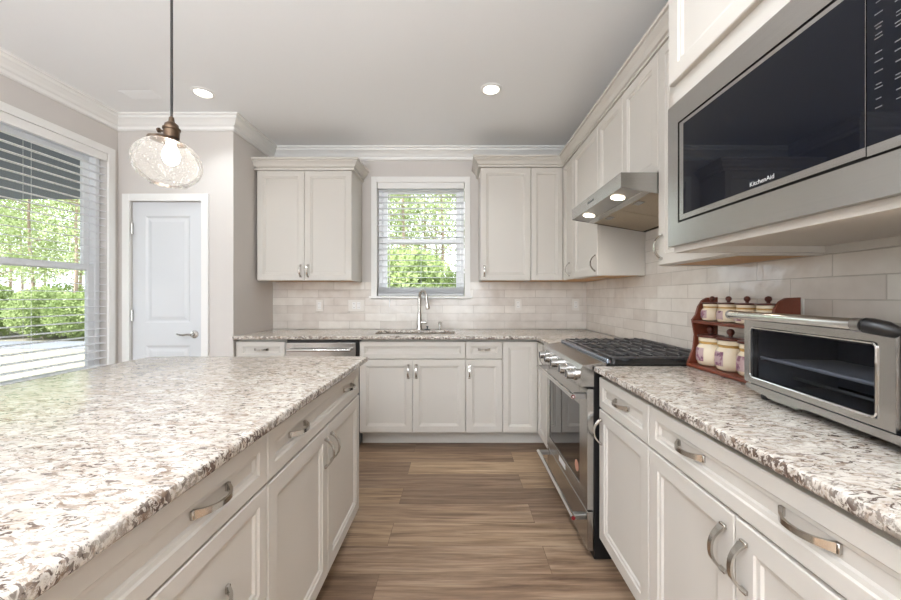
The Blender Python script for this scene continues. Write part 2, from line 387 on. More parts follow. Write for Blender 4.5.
def text_bm(txt, size, extrude=.0003):                      # lettering in the XZ plane facing -Y, centred on the origin
    cu = bpy.data.curves.new('t', 'FONT'); cu.body = txt; cu.size = size; cu.extrude = extrude; cu.align_x = 'CENTER'; cu.align_y = 'CENTER'
    o = bpy.data.objects.new('t', cu); COL.objects.link(o)
    dg = bpy.context.evaluated_depsgraph_get(); me = bpy.data.meshes.new_from_object(o.evaluated_get(dg))
    bm = BM(); bm.from_mesh(me); bpy.data.objects.remove(o); bpy.data.curves.remove(cu); bpy.data.meshes.remove(me)
    bm.transform(Matrix.Rotation(PI/2, 4, 'X'))
    return bm
def slab(outlines, z0, z1, r=.009):                         # stone slab with eased edges; later outlines are cut-outs
    cu = bpy.data.curves.new('s', 'CURVE'); cu.dimensions = '2D'; cu.fill_mode = 'BOTH'
    cu.extrude = (z1-z0)/2-r; cu.bevel_depth = r; cu.bevel_resolution = 3; cu.offset = -r
    for pts in outlines:
        sp = cu.splines.new('POLY'); sp.points.add(len(pts)-1); sp.use_cyclic_u = True
        for p, q in zip(sp.points, pts): p.co = (q[0], q[1], 0, 1)
    o = bpy.data.objects.new('s', cu); COL.objects.link(o)
    dg = bpy.context.evaluated_depsgraph_get(); me = bpy.data.meshes.new_from_object(o.evaluated_get(dg))
    bm = BM(); bm.from_mesh(me); bpy.data.objects.remove(o); bpy.data.curves.remove(cu); bpy.data.meshes.remove(me)
    bmesh.ops.remove_doubles(bm, verts=bm.verts, dist=1e-5)
    bm.transform(Matrix.Translation((0, 0, (z0+z1)/2)))
    return bm
def rrect(x0, x1, y0, y1, r, n=5, rs=None):
    rs = rs or (r, r, r, r); P = []
    for (cx, cy, a0, rr) in ((x1-rs[0], y1-rs[0], 0, rs[0]), (x0+rs[1], y1-rs[1], 90, rs[1]), (x0+rs[2], y0+rs[2], 180, rs[2]), (x1-rs[3], y0+rs[3], 270, rs[3])):
        for k in range(n+1):
            a = math.radians(a0+90*k/n); P.append((cx+rr*math.cos(a), cy+rr*math.sin(a)))
    return P

# ---------------------------------------------------------------- room shell
XL, XR, YB, YP, XP, ZC = -2.777, 1.277, 3.575, 2.94, -1.835, 2.70
YR = -4.0
WT = .14
struct('floor', box(BM(), XL-WT, XR+WT, YR-WT, YB+WT, -.06, 0), M['floor'])
struct('ceiling', box(BM(), XL-WT, XR+WT, YR-WT, YB+WT, ZC, ZC+.1), M['ceil'])
struct('wall_right', box(BM(), XR, XR+WT, YR-WT, YB+WT, 0, ZC), M['wall'])
WZ0, WZ1 = .62, 2.36                     # left window opening
WY0, WY1 = 1.02, 2.846
bm = box(BM(), XL-WT, XL, YR-WT, WY0, 0, ZC); box(bm, XL-WT, XL, WY1, YP+WT, 0, ZC)
box(bm, XL-WT, XL, WY0, WY1, 0, WZ0); box(bm, XL-WT, XL, WY0, WY1, WZ1, ZC)
struct('wall_left', bm, M['wall'])
DX0, DX1, DZ = -2.672, -2.088, 2.012     # pantry door opening
bm = box(BM(), XL, DX0, YP, YP+.12, 0, ZC); box(bm, DX1, XP, YP, YP+.12, 0, ZC); box(bm, DX0, DX1, YP, YP+.12, DZ, ZC)
box(bm, XL, XP, YP+.12, YB+WT, 0, ZC)
struct('wall_pantry', bm, M['wall'])
SX0, SX1, SZ0, SZ1 = -.803, .065, 1.238, 2.365   # sink window opening
bm = box(BM(), XP, SX0, YB, YB+WT, 0, ZC); box(bm, SX1, XR, YB, YB+WT, 0, ZC)
box(bm, SX0, SX1, YB, YB+WT, 0, SZ0); box(bm, SX0, SX1, YB, YB+WT, SZ1, ZC)
struct('wall_back', bm, M['wall'])
bm = BM()
ops = [(-2.6, -.95), (-.75, .9)]
xs = [XL, -2.5, -1.0, -.6, .9, XR]
for a, c_ in ((XL, -2.6), (-.95, -.75), (.9, XR)): box(bm, a, c_, YR-WT, YR, 0, ZC)
for a, c_ in ops: box(bm, a, c_, YR-WT, YR, 2.52, ZC); box(bm, a, c_, YR-WT, YR, 0, .06)
struct('wall_rear', bm, M['wall'])
# backsplash tile
bm = box(BM(), XP+.001, SX0-.055, YB-.008, YB-.0005, .9145, 1.378); box(bm, SX0-.055, SX1+.055, YB-.008, YB-.0005, .9145, SZ0-.03)
box(bm, SX1+.055, XR-.008, YB-.008, YB-.0005, .9145, 1.378)
struct('backsplash_back', bm, M['tile_x'])
bm = box(BM(), XR-.008, XR-.0005, .40, YB-.0005, .9145, 1.382); box(bm, XR-.008, XR-.0005, 1.703, 2.437, 1.382, 1.82)
struct('backsplash_right', bm, M['tile_y'])
# crown, casings, baseboard
def crown_prof(z, h, o):
    return [(0.0, z-h), (.12*o, z-h), (.20*o, z-h*.94), (.20*o, z-h*.80), (.14*o, z-h*.78), (.16*o, z-h*.72), (.30*o, z-h*.66), (.42*o, z-h*.52), (.66*o, z-h*.36), (.80*o, z-h*.30), (.76*o, z-h*.26), (.82*o, z-h*.14), (o, z-h*.12), (o, z), (0.0, z)]
struct('trim_1', sweep(BM(), [(XL, YR), (XL, YP), (XP, YP), (XP, YB), (XR, YB)], crown_prof(ZC, .115, .085), -1), M['white'])
def casing(name, axis, lo, hi, z0, z1, face, w, t, sgn, sill=True):   # picture-frame casing round an opening
    bm = BM()
    def bx(a0, a1, b0, b1, tt=t):
        f0, f1 = sorted((face, face+sgn*tt))
        box(bm, a0, a1, f0, f1, b0, b1, .002) if axis == 'x' else box(bm, f0, f1, a0, a1, b0, b1, .002)
    bx(lo-w, lo, z0, z1+w); bx(hi, hi+w, z0, z1+w); bx(lo, hi, z1, z1+w)
    if sill: bx(lo-w-.018, hi+w+.018, z0-.022, z0, t+.018)
    return struct(name, bm, M['white'])
casing('trim_2', 'y', WY0, WY1, WZ0, WZ1, XL, .056, .018, 1)
casing('trim_3', 'x', SX0, SX1, SZ0, SZ1, YB, .056, .018, -1)
casing('trim_4', 'x', DX0, DX1, 0, DZ, YP, .058, .018, -1, False)
struct('baseboard_left', box(BM(), XL, XL+.014, YR, YP-.001, 0, .11, .003), M['white'])
bm = box(BM(), XL+.015, DX0-.06, YP-.014, YP, 0, .11); box(bm, DX1+.06, XP, YP-.014, YP, 0, .11); struct('baseboard_pantry', bm, M['white'])

# ---------------------------------------------------------------- windows and blinds
def window(name, axis, lo, hi, z0, z1, face, sgn):   # double hung; face = plane of the room side, sgn outward
    def B(bm, a0, a1, d0, d1, b0, b1, bev=.003):
        f0, f1 = sorted((face+sgn*d0, face+sgn*d1))
        return box(bm, a0, a1, f0, f1, b0, b1, bev) if axis == 'x' else box(bm, f0, f1, a0, a1, b0, b1, bev)
    o = BM(); w = .035; zm = (z0+z1)/2-(.035 if axis == 'y' else .015)
    B(o, lo, lo+w, .05, .13, z0, z1); B(o, hi-w, hi, .05, .13, z0, z1); B(o, lo+w, hi-w, .05, .13, z1-w, z1); B(o, lo+w, hi-w, .05, .13, z0, z0+w)
    f = struct(name, o, M['vinyl'])
    for nm, a, c_, d0, d1 in (('upper_sash', zm-.02, z1-w, .095, .125), ('lower_sash', z0+w, zm+.03, .06, .09)):
        s = BM(); l2, h2 = lo+w+.001, hi-w-.001; q = .045
        B(s, l2, l2+q, d0, d1, a, c_); B(s, h2-q, h2, d0, d1, a, c_); B(s, l2+q, h2-q, d0, d1, c_-q, c_-.001); B(s, l2+q, h2-q, d0, d1, a+.001, a+q)
        so = kid(f, nm, s, M['vinyl'])
        p = BM(); B(p, l2+q, h2-q, (d0+d1)/2-.002, (d0+d1)/2+.002, a+q, c_-q, 0)
        p.transform(Matrix.Translation(f.location).inverted())
        po = bpy.data.objects.new('pane', mesh_from(p, 'pane', M['pane'])); COL.objects.link(po); po.parent = so
    return f
ym = (WY0+WY1)/2
window('window_1', 'y', ym+.02, WY1-.004, WZ0+.002, WZ1-.002, XL, -1)
window('window_2', 'y', WY0+.004, ym-.02, WZ0+.002, WZ1-.002, XL, -1)
struct('trim_5', box(BM(), XL-.13, XL-.05, ym-.019, ym+.019, WZ0+.002, WZ1-.002), M['vinyl'])
window('window_3', 'x', SX0+.004, SX1-.004, SZ0+.002, SZ1-.002, YB, 1)
def blind(label, axis, lo, hi, z0, z1, face, sgn, stack, pitch, wand_at, wand_len, tilt=0.0):
    cx = (lo+hi)/2; loc = (cx, face, z0) if axis == 'x' else (face, cx, z0)
    t = Thing('window_blind', label, 'window blind', loc)
    def B(bm, a0, a1, d0, d1, b0, b1, bev=0):
        f0, f1 = sorted((face+sgn*d0, face+sgn*d1))
        return box(bm, a0, a1, f0, f1, b0, b1, bev) if axis == 'x' else box(bm, f0, f1, a0, a1, b0, b1, bev)
    def V(a, d, z): return (a, face+sgn*d, z) if axis == 'x' else (face+sgn*d, a, z)
    t.part('valance', B(BM(), lo+.002, hi-.002, -.012, .004, z1-.062, z1-.001, .004), M['white'], world=True)
    t.part('head_rail', B(BM(), lo+.006, hi-.006, .006, .046, z1-.045, z1-.002), M['slat'], world=True)
    s = BM(); z = z0+stack+pitch*.6
    w0, w1 = -.004, .046
    def sl(zz, tl):
        c4 = []
        for dd, hh in ((w0, 0), (w0, .0028), (w1, .0028), (w1, 0)):
            dz = ((w0+w1)/2-dd)*math.sin(tl)
            c4.append((dd, zz+hh+dz))
        A = [s.verts.new(V(lo+.006, d, q)) for d, q in c4]; Bq = [s.verts.new(V(hi-.006, d, q)) for d, q in c4]
        s.faces.new(A); s.faces.new(Bq[::-1])
        for k in range(4): s.faces.new((A[k], Bq[k], Bq[(k+1) % 4], A[(k+1) % 4]))
    while z < z1-.07: sl(z, tilt); z += pitch
    zz = z0+.026
    while zz < z0+stack: sl(zz, 0); zz += .0062
    t.part('slats', s, M['slat'], world=True)
    t.part('bottom_rail', B(BM(), lo+.006, hi-.006, w0, w1, z0+.002, z0+.022, .003), M['slat'], world=True)
    lc = BM(); n = max(2, int((hi-lo)/.42)+1)
    for k in range(n):
        a = lo+.10+(hi-lo-.20)*k/(n-1)
        for d in (w0-.0015, w1+.0015): tube(lc, [V(a, d, z0+.02), V(a, d, z1-.05)], .0008, 4)
    t.part('ladder_cords', lc, M['slat'], world=True)
    wd = tube(BM(), [V(wand_at, -.014, z1-.065), V(wand_at, -.016, z1-.065-wand_len)], .0032, 6)
    t.part('tilt_wand', wd, M['vinyl'], world=True)
    return t
blind('wide white slatted blind on the large left window beside the island', 'y', WY0+.004, WY1-.004, WZ0+.002, WZ1, XL, -1, .04, .0575, 1.25, .9, -.07)
blind('small white slatted blind in the window over the sink', 'x', SX0+.004, SX1-.004, SZ0+.002, SZ1, YB, 1, .09, .0575, -.676, 1.17, .03)

# ---------------------------------------------------------------- pantry door
dm = BM(); yF = YP+.012
box(dm, DX0+.004, DX1-.004, yF+.008, yF+.035, .008, DZ-.004)
def dpanel(x0, x1, z0, z1):  # moulded raised panel surface
    return [(0, yF+.008), (.0, yF)], None
x0, x1 = DX0+.004, DX1-.004
def frame_rect(a0, a1, b0, b1): box(dm, a0, a1, yF, yF+.008, b0, b1)
sw = .105; pz = [(.24, .833), (1.02, 1.895)]
frame_rect(x0, x0+sw, .008, DZ-.004); frame_rect(x1-sw, x1, .008, DZ-.004)
frame_rect(x0+sw, x1-sw, .008, pz[0][0]); frame_rect(x0+sw, x1-sw, pz[0][1], pz[1][0]); frame_rect(x0+sw, x1-sw, pz[1][1], DZ-.004)
for a, c_ in pz:
    ringfront(dm, x0+sw, x1-sw, a, c_, [(0, yF+.0075), (0, yF), (.016, yF+.007), (.026, yF+.007), (.05, yF+.002)], yF+.0075)
d1 = struct('door_1', dm, M['door'])
for z in (.30, 1.08, 1.79): kid(d1, 'hinge', tube(BM(), [(DX0+.007, YP+.004, z-.045), (DX0+.007, YP+.004, z+.045)], .0085, 8), M['nickel'])
h = lathe(BM(), [(.0, -.004), (.032, -.004), (.03, .006), (.013, .010), (.011, .04), (.0, .04)], (DX1-.07, yF-.004, .925), 20, 'y')
for v in h.verts: v.co.y = 2*(yF-.004)-v.co.y
tube(h, [(DX1-.07, yF-.042, .925), (DX1-.10, yF-.046, .928), (DX1-.135, yF-.046, .922), (DX1-.165, yF-.045, .926), (DX1-.185, yF-.043, .932)], [.009, .0085, .0075, .007, .006], 8)
kid(d1, 'handle', h, M['nickel'], True)

# ---------------------------------------------------------------- cabinets
GAP = .0015
def cab_body(w, d, h, toe=.11, rec=.075):
    bm = BM()
    prism(bm, [(0, toe), (0, .862), (.04, .862), (.04, h), (d, h), (d, 0), (rec, 0), (rec, toe)], 0, w, 'x')
    return bm
def fronts(t, items):
    for it in items:
        kind, x0, x1, z0, z1, pulls = it
        st = .056 if kind == 'door' else .042
        if x1-x0 < .3 and kind == 'door': st = .05
        o = t.part(kind, panel(BM(), x0+GAP, x1-GAP, z0, z1, -.0005, .0195, st), M['cab'])
        for (px, pz_, ax) in pulls:
            ry = -.0135 if kind == 'drawer' else -.0195   # drawer pulls sit on the recessed centre
            t.part('handle', pull(BM(), (px, pz_), .108 if x1-x0 > .34 or ax == 'z' else .092, ax, .031, -.0200 if kind == 'door' else -.0098), M['nickel'], parent=o, smooth=True)
def base_cab(name, label, loc, rz, w, d, items, group=None):
    t = Thing(name, label, 'cabinet', loc, rz, group)
    t.part('body', cab_body(w, d, .882), M['cab']); fronts(t, items); return t
DT, DB, RT = .864, .122, .720     # drawer top, door bottom, split line
dr = lambda x0, x1, pulls: ('drawer', x0, x1, RT+.006, DT, pulls)
do = lambda x0, x1, pulls, top=RT-.002: ('door', x0, x1, DB, top, pulls)
YF = 2.966                        # carcass fronts of the back run
base_cab('base_cabinet', 'narrow base cabinet with one drawer left of the dishwasher', (-1.828, YF, 0), 0, .413, .60,
         [dr(.02, .413, [(.216, .80, 'x')]), do(.02, .413, [(.37, .62, 'z')])])
base_cab('sink_base_cabinet', 'cream sink base cabinet with false drawer front above two doors', (-.806, YF, 0), 0, .868, .60,
         [dr(0, .868, []), do(0, .434, [(.40, .622, 'z')]), do(.434, .868, [(.466, .622, 'z')])])
base_cab('base_cabinet', 'narrow cream base cabinet with drawer and door right of the sink base', (.063, YF, 0), 0, .302, .60,
         [dr(0, .302, [(.151, .80, 'x')]), do(0, .302, [(.03, .622, 'z')])])
XF = .671                         # carcass fronts of the right run
t = Thing('corner_base_cabinet', 'cream corner base cabinet with tall door in the inner corner beside range', 'cabinet', (.66, YF, 0))
bm = BM()
L = [(.366, YF), (XF, YF), (XF, 2.662), (1.268, 2.662), (1.268, 3.566), (.366, 3.566)]
prism(bm, L, .11, .862, 'z')
prism(bm, [(.366, YF+.04), (XF+.04, YF+.04), (XF+.04, 2.662), (1.268, 2.662), (1.268, 3.566), (.366, 3.566)], .862, .882, 'z')
prism(bm, [(.366, YF+.075), (XF+.075, YF+.075), (XF+.075, 2.662), (1.268, 2.662), (1.268, 3.566), (.366, 3.566)], 0, .11, 'z')
t.part('body', bm, M['cab'], world=True)
t.part('door', panel(BM(), .3675, .6495, DB, DT, YF-.0005, .0195, .05), M['cab'], world=True)
bm = panel(BM(), 0.003, .275, DB, DT, -.0005, .0195, .05); bm.transform(Matrix.Translation((XF, 2.9435, 0)) @ Matrix.Rotation(-PI/2, 4, 'Z'))
o = t.part('door', bm, M['cab'], world=True)
bm = pull(BM(), (.235, .77), .108, 'z', .030, -.0200); bm.transform(Matrix.Translation((XF, 2.9435, 0)) @ Matrix.Rotation(-PI/2, 4, 'Z'))
t.part('handle', bm, M['nickel'], parent=o, smooth=True, world=True)
base_cab('pullout_cabinet', 'slim cream filler cabinet squeezed between corner cabinet and range', (XF, 2.660, 0), -PI/2, .215, .59, [('door', 0, .215, DB, DT, [])])
base_cab('base_cabinet', 'cream base cabinet with one drawer and door on the near side of range', (XF, 1.662, 0), -PI/2, .432, .59,
         [dr(0, .432, [(.216, .80, 'x')]), do(0, .432, [(.03, .622, 'z')])])
base_cab('base_cabinet', 'wide cream base cabinet with two-pull drawer and double doors below toaster oven', (XF, 1.229, 0), -PI/2, .762, .59,
         [dr(0, .762, [(.21, .80, 'x'), (.552, .80, 'x')]), do(0, .381, [(.349, .622, 'z')]), do(.381, .762, [(.413, .622, 'z')])])
# island: fronts towards the aisle at X = -.52
XI = -.541
base_cab('island_cabinet', 'island cabinet with a two-pull drawer over two doors at the far end', (XI, .986, 0), PI/2, .914, .80,
         [dr(0, .914, [(.20, .80, 'x'), (.735, .80, 'x')]), do(0, .457, [(.425, .622, 'z')]), do(.457, .914, [(.489, .622, 'z')])])
base_cab('island_cabinet', 'island drawer cabinet of wide stacked drawers nearest the camera', (XI, .071, 0), PI/2, .914, .80,
         [dr(0, .914, [(.20, .80, 'x'), (.70, .80, 'x')]), ('drawer', 0, .914, .412, RT, [(.20, .565, 'x'), (.70, .565, 'x')]), ('drawer', 0, .914, DB, .408, [(.20, .27, 'x'), (.70, .27, 'x')])])
# stone tops
CT0, CT1 = .884, .914
solo('island_countertop', slab([rrect(-1.65, -.484, .05, 1.937, .04, 5, (.012, .06, .03, .03))], CT0, CT1), M['granite'], 'large white and brown granite island countertop in the left foreground', 'countertop', smooth=True)
solo('countertop', slab([[(.629, .45), (1.266, .45), (1.266, 1.668), (.636, 1.668), (.629, 1.661)]], CT0, CT1), M['granite'], 'granite countertop at right carrying the toaster oven and spice rack', 'countertop', smooth=True)
sink_hole = rrect(-.735, -.03, 3.06, 3.42, .09)[::-1]
ct = solo('countertop', slab([[(-1.831, 2.918), (.61, 2.918), (.629, 2.899), (.629, 2.443), (1.266, 2.443), (1.266, 3.565), (-1.831, 3.565)], sink_hole], CT0, CT1), M['granite'],
     'L-shaped granite countertop along the back wall around the sink', 'countertop', smooth=True)
# sink
bm = BM(); prev = None
for ins, z in ((.012, .8835), (-.012, .8835), (-.012, .8825), (.006, .8825)): pass
rings = []
for ex, z in ((.022, .8815), (-.004, .8815), (-.004, .86), (-.012, .70), (-.05, .682)):
    rings.append([bm.verts.new((x, y, z)) for x, y in rrect(-.735-ex, -.03+ex, 3.06-ex, 3.42+ex, max(.03, .09+ex))])
for a, b_ in zip(rings, rings[1:]):
    n = len(a)
    for k in range(n): bm.faces.new((a[k], a[(k+1) % n], b_[(k+1) % n], b_[k]))
bm.faces.new(rings[-1])
sk = Thing('sink', 'undermount stainless steel sink bowl below the window', 'sink', (-.38, 3.24, .68))
sk.part('bowl', bm, M['steel_d'], world=True, smooth=True)
sk.part('drain', lathe(BM(), [(.045, .683), (.045, .687), (.03, .688), (.028, .684)], (-.38, 3.24, 0), 20), M['chrome'], world=True, smooth=True)
# faucet
fx, fy = -.373, 3.475
f = Thing('faucet', 'tall brushed nickel gooseneck kitchen faucet behind the sink', 'faucet', (fx, fy, .914))
f.part('base', lathe(BM(), [(.031, .9143), (.031, .921), (.027, .93), (.024, .99), (.021, 1.06), (.0155, 1.09)], (fx, fy, 0), 20), M['nickel'], world=True, smooth=True)
pts = [(fx, fy, 1.085), (fx, fy, 1.21)]
for k in range(0, 11):
    a = PI*k/10; pts.append((fx+.040*(1-math.cos(a)), fy-.055*(1-math.cos(a)), 1.222+.068*math.sin(a)))
pts.append((fx+.083, fy-.113, 1.19))
f.part('spout', tube(BM(), pts, .0145, 12), M['nickel'], world=True, smooth=True)
f.part('spray_head', tube(BM(), [(fx+.082, fy-.112, 1.20), (fx+.086, fy-.116, 1.17), (fx+.092, fy-.124, 1.125), (fx+.093, fy-.126, 1.115)], [.014, .0165, .021, .017], 14), M['nickel'], world=True, smooth=True)
lv = tube(BM(), [(fx+.012, fy, .985), (fx+.055, fy-.002, .985), (fx+.075, fy-.004, .987)], [.016, .0155, .013], 12)
tube(lv, [(fx+.062, fy-.004, .99), (fx+.07, fy-.03, 1.0), (fx+.078, fy-.085, 1.004)], [.007, .006, .005], 8)
f.part('lever', lv, M['nickel'], world=True, smooth=True)
so = Thing('soap_dispenser', 'short nickel soap dispenser right of the faucet', 'soap dispenser', (-.174, 3.48, .914))
so.part('collar', lathe(BM(), [(.021, .9143), (.021, .921), (.012, .924), (.011, .965), (0.0, .966)], (-.174, 3.48, 0), 18), M['nickel'], world=True, smooth=True)
p = lathe(BM(), [(.015, .9665), (.016, .972), (.016, .988), (.012, .992)], (-.174, 3.48, 0), 18); tube(p, [(-.174, 3.47, .982), (-.174, 3.42, .982), (-.174, 3.405, .976)], .006, 8)
so.part('pump_head', p, M['nickel'], world=True, smooth=True)
sb = Thing('sink_stopper', 'dark round sink stopper on countertop beside faucet base', 'sink stopper', (-.295, 3.468, .914))
sb.part('disc', lathe(BM(), [(.030, .9143), (.030, .919), (.022, .923)], (-.295, 3.468, 0), 20), M['black'], world=True, smooth=True)
sb.part('knob', lathe(BM(), [(.007, .9235), (.006, .938), (.011, .944), (.010, .950), (.0, .951)], (-.295, 3.468, 0), 14), M['black'], world=True, smooth=True)
# dishwasher
dw = Thing('dishwasher', 'stainless steel dishwasher left of the sink base cabinet', 'dishwasher', (-1.11, 2.95, 0))
dw.part('tub', box(BM(), -1.41, -.812, 2.97, 3.55, .012, .880), M['black'], world=True)
dw.part('toe_panel', box(BM(), -1.405, -.818, 3.03-.02, 3.04-.012, .005, .011), M['black'], world=True)
dw.part('door', box(BM(), -1.408, -.837, 2.938, 2.968, .115, .857, .004, 2), M['steel'], world=True)
hb = tube(BM(), [(-1.375, 2.893, .802), (-.868, 2.893, .802)], .010, 12)
for x in (-1.36, -.883): box(hb, x-.011, x+.011, 2.893, 2.938, .793, .811, .002)
dw.part('handle', hb, M['chrome'], world=True, smooth=True)
dw.part('badge', box(BM(), -1.345, -1.25, 2.9365, 2.9378, .829, .839), M['steel_d'], world=True)
# ---------------------------------------------------------------- wall cabinets
UB, UT = 1.378, 2.40
def upper(label, loc, rz, w, d, items, z0=UB, z1=UT, crown=None, group=None, name='wall_cabinet'):
    t = Thing(name, label, 'cabinet', (loc[0], loc[1], z0), rz, group)
    H = z1-z0
    t.part('body', box(BM(), 0, w, 0, d, .012, H), M['cab'])
    u = box(BM(), .018, w-.018, .02, d, .004, .0115); t.part('underside', u, M['cabwood'], label='raw wood coloured underside')
    r = box(BM(), 0, w, 0, .0195, 0, .0118); box(r, 0, .0175, .02, d, 0, .0118); box(r, w-.0175, w, .02, d, 0, .0118)
    t.part('light_rail', r, M['cab'])
    fronts(t, [(k, a, b_, z0_-z0, z1_-z0, [(px, pz_-z0, ax) for px, pz_, ax in pl]) for k, a, b_, z0_, z1_, pl in items])
    return t
YU = 3.26
tl = upper('cream double-door wall cabinet left of the sink window', (-1.81, YU), 0, .855, .312,
      [('door', 0, .4275, UB+.003, 2.368, [(.395, 1.465, 'z')]), ('door', .4275, .855, UB+.003, 2.368, [(.46, 1.465, 'z')])], z1=2.372)
bm = sweep(BM(), [(-1.81, YB-.003), (-1.81, YU-.0005), (-.955, YU-.0005), (-.955, YB-.003)], [(0, 2.372), (.022, 2.372), (.022, 2.386), (.012, 2.388), (.014, 2.396), (.028, 2.402), (.038, 2.424), (.058, 2.444), (.054, 2.448), (.058, 2.454), (.070, 2.456), (.070, 2.472), (0, 2.472)], -1)
tl.part('crown_moulding', bm, M['cab'], world=True)
upper('cream single-door wall cabinet right of the sink window', (.203, YU), 0, .453, .312, [('door', 0, .453, UB+.003, 2.396, [(.033, 1.465, 'z')])])
XU = .965
t = Thing('corner_wall_cabinet', 'cream corner wall cabinet with one tall door on each side', 'cabinet', (.95, 3.25, UB))
bm = prism(BM(), [(.658, YU), (XU, YU), (XU, 2.958), (1.268, 2.958), (1.268, 3.566), (.658, 3.566)], UB+.012, UT, 'z'); t.part('body', bm, M['cab'], world=True)
bm = prism(BM(), [(.66, YU+.004), (XU+.004, YU+.004), (XU+.004, 2.962), (1.266, 2.962), (1.266, 3.564), (.66, 3.564)], UB+.003, UB+.0115, 'z'); t.part('underside', bm, M['cabwood'], world=True, label='raw wood coloured underside')
t.part('door', panel(BM(), .6595, XU-.0225, UB+.003, 2.396, YU-.0005, .0195, .05), M['cab'], world=True)
Tr = Matrix.Translation((XU, YU-.022, 0)) @ Matrix.Rotation(-PI/2, 4, 'Z')
bm = panel(BM(), 0.002, .278, UB+.003, 2.396, -.0005, .0195, .05); bm.transform(Tr); o = t.part('door', bm, M['cab'], world=True)
bm = pull(BM(), (.185, 1.465), .108, 'z', .030, -.02); bm.transform(Tr); t.part('handle', bm, M['nickel'], parent=o, smooth=True, world=True)
upper('tall cream wall cabinet left of the range hood', (XU, 2.956), -PI/2, .514, .305, [('door', 0, .514, UB+.003, 2.396, [(.478, 1.465, 'z')])])
upper('short cream double-door wall cabinet directly above the range hood', (XU, 2.440), -PI/2, .738, .305,
      [('door', 0, .369, 1.826, 2.396, [(.30, 1.862, 'x')]), ('door', .369, .738, 1.826, 2.396, [(.46, 1.862, 'x')])], z0=1.823)
upper('cream wall cabinet between the range hood and the microwave', (XU, 1.700), -PI/2, .452, .305, [('door', 0, .452, UB+.003, 2.396, [(.03, 1.465, 'z')])])
CP = [(0, 2.400), (.022, 2.400), (.022, 2.413), (.012, 2.415), (.014, 2.421), (.026, 2.426), (.036, 2.446), (.056, 2.464), (.052, 2.468), (.056, 2.474), (.068, 2.476), (.068, 2.492), (0, 2.492)]
struct('trim_6', sweep(BM(), [(.203, YB-.003), (.203, YU-.003), (XU-.003, YU-.003), (XU-.003, 1.2485)], [(o_+.0, z_+.0005) for o_, z_ in CP], -1), M['cab'])
# microwave cabinet
XM = .745
t = Thing('microwave_cabinet', 'deep cream wall cabinet holding the built-in microwave', 'cabinet', (XM, 1.243, 1.385))
bm = BM(); y0, y1 = .48, 1.243
box(bm, XM, 1.268, y1-.018, y1, 1.385, 2.40); box(bm, XM, 1.268, y0, y0+.018, 1.385, 2.40)
box(bm, XM+.02, 1.268, y0+.018, y1-.018, 1.407, 1.42); box(bm, 1.25, 1.268, y0+.018, y1-.018, 1.42, 2.40); box(bm, 1.25, 1.268, y0+.018, y1-.018, 1.38, 1.407)
box(bm, XM, 1.25, y0+.018, y1-.018, 2.38, 2.40); box(bm, XM+.02, 1.25, y0+.018, y1-.018, 1.90, 1.92)
t.part('body', bm, M['cab'], world=True)
bm = BM(); box(bm, XM, XM+.0195, y0+.0185, y1-.0185, 1.385, 1.475); box(bm, XM, XM+.0195, y0+.0185, y1-.0185, 1.81, 1.965)
t.part('face_frame', bm, M['cab'], world=True)
for a, c_ in ((0, .381), (.3815, .762)):
    bm = panel(BM(), a+GAP, c_-GAP, 1.957, 2.396, -.0005, .0195, .056); bm.transform(Matrix.Translation((XM, y1, 0)) @ Matrix.Rotation(-PI/2, 4, 'Z'))
    t.part('door', bm, M['cab'], world=True)
t.part('crown_moulding', sweep(BM(), [(XU-.075, y1+.0005), (XM-.001, y1+.0005), (XM-.001, y0-.0005), (1.26, y0-.0005)], [(o_, z_+.001) for o_, z_ in CP], -1), M['cab'], world=True)
# microwave
t = Thing('microwave', 'built-in stainless microwave with black glass door at upper right', 'microwave', (.78, .86, 1.40))
xf = .723
y0, y1 = .483, 1.240
bm = BM()   # trim ring
oy0, oy1, oz0, oz1 = .545, 1.184, 1.477, 1.807
def bx4(bm, X0, X1, Y0, Y1, Z0, Z1, a0, a1, c0, c1, bev=.002):
    box(bm, X0, X1, Y0, Y1, Z0, c0, bev); box(bm, X0, X1, Y0, Y1, c1, Z1, bev)
    box(bm, X0, X1, Y0, a0, c0, c1, 0); box(bm, X0, X1, a1, Y1, c0, c1, 0)
bx4(bm, xf, XM-.0005, y0, y1, 1.405, 1.878, oy0, oy1, oz0, oz1, 0)
t.part('trim_frame', bm, M['steel'], world=True)
t.part('body', box(BM(), XM, 1.22, .60, 1.15, 1.49, 1.80), M['black'], world=True)
bm = BM(); box(bm, xf+.012, XM-.001, oy0+.001, oy1-.001, oz0+.001, oz1-.001); t.part('recess', bm, M['black'], world=True)
bm = BM(); bx4(bm, xf+.001, xf+.0115, .6395, oy1-.007, oz0+.007, oz1-.006, .6405, 1.157, 1.500, 1.791, 0)
dr_ = t.part('door', bm, M['steel'], world=True)
t.part('door_glass', box(BM(), xf+.0005, xf+.011, .6410, 1.1565, 1.5005, 1.7905), M['bglass'], parent=dr_, world=True)
cp = t.part('control_panel', box(BM(), xf+.0005, xf+.0115, oy0+.004, .637, 1.500, 1.7995), M['bglass'], world=True)
t.part('lower_strip', box(BM(), xf+.0005, xf+.0115, oy0+.004, .637, oz0+.005, 1.4995), M['steel'], world=True)
bm = text_bm('KitchenAid', .0155); bm.transform(Matrix.Translation((xf+.0002, .858, 1.511)) @ Matrix.Rotation(-PI/2, 4, 'Z'))
t.part('logo', bm, M['mark'], parent=dr_, world=True)
bm = BM(); random.seed(3)
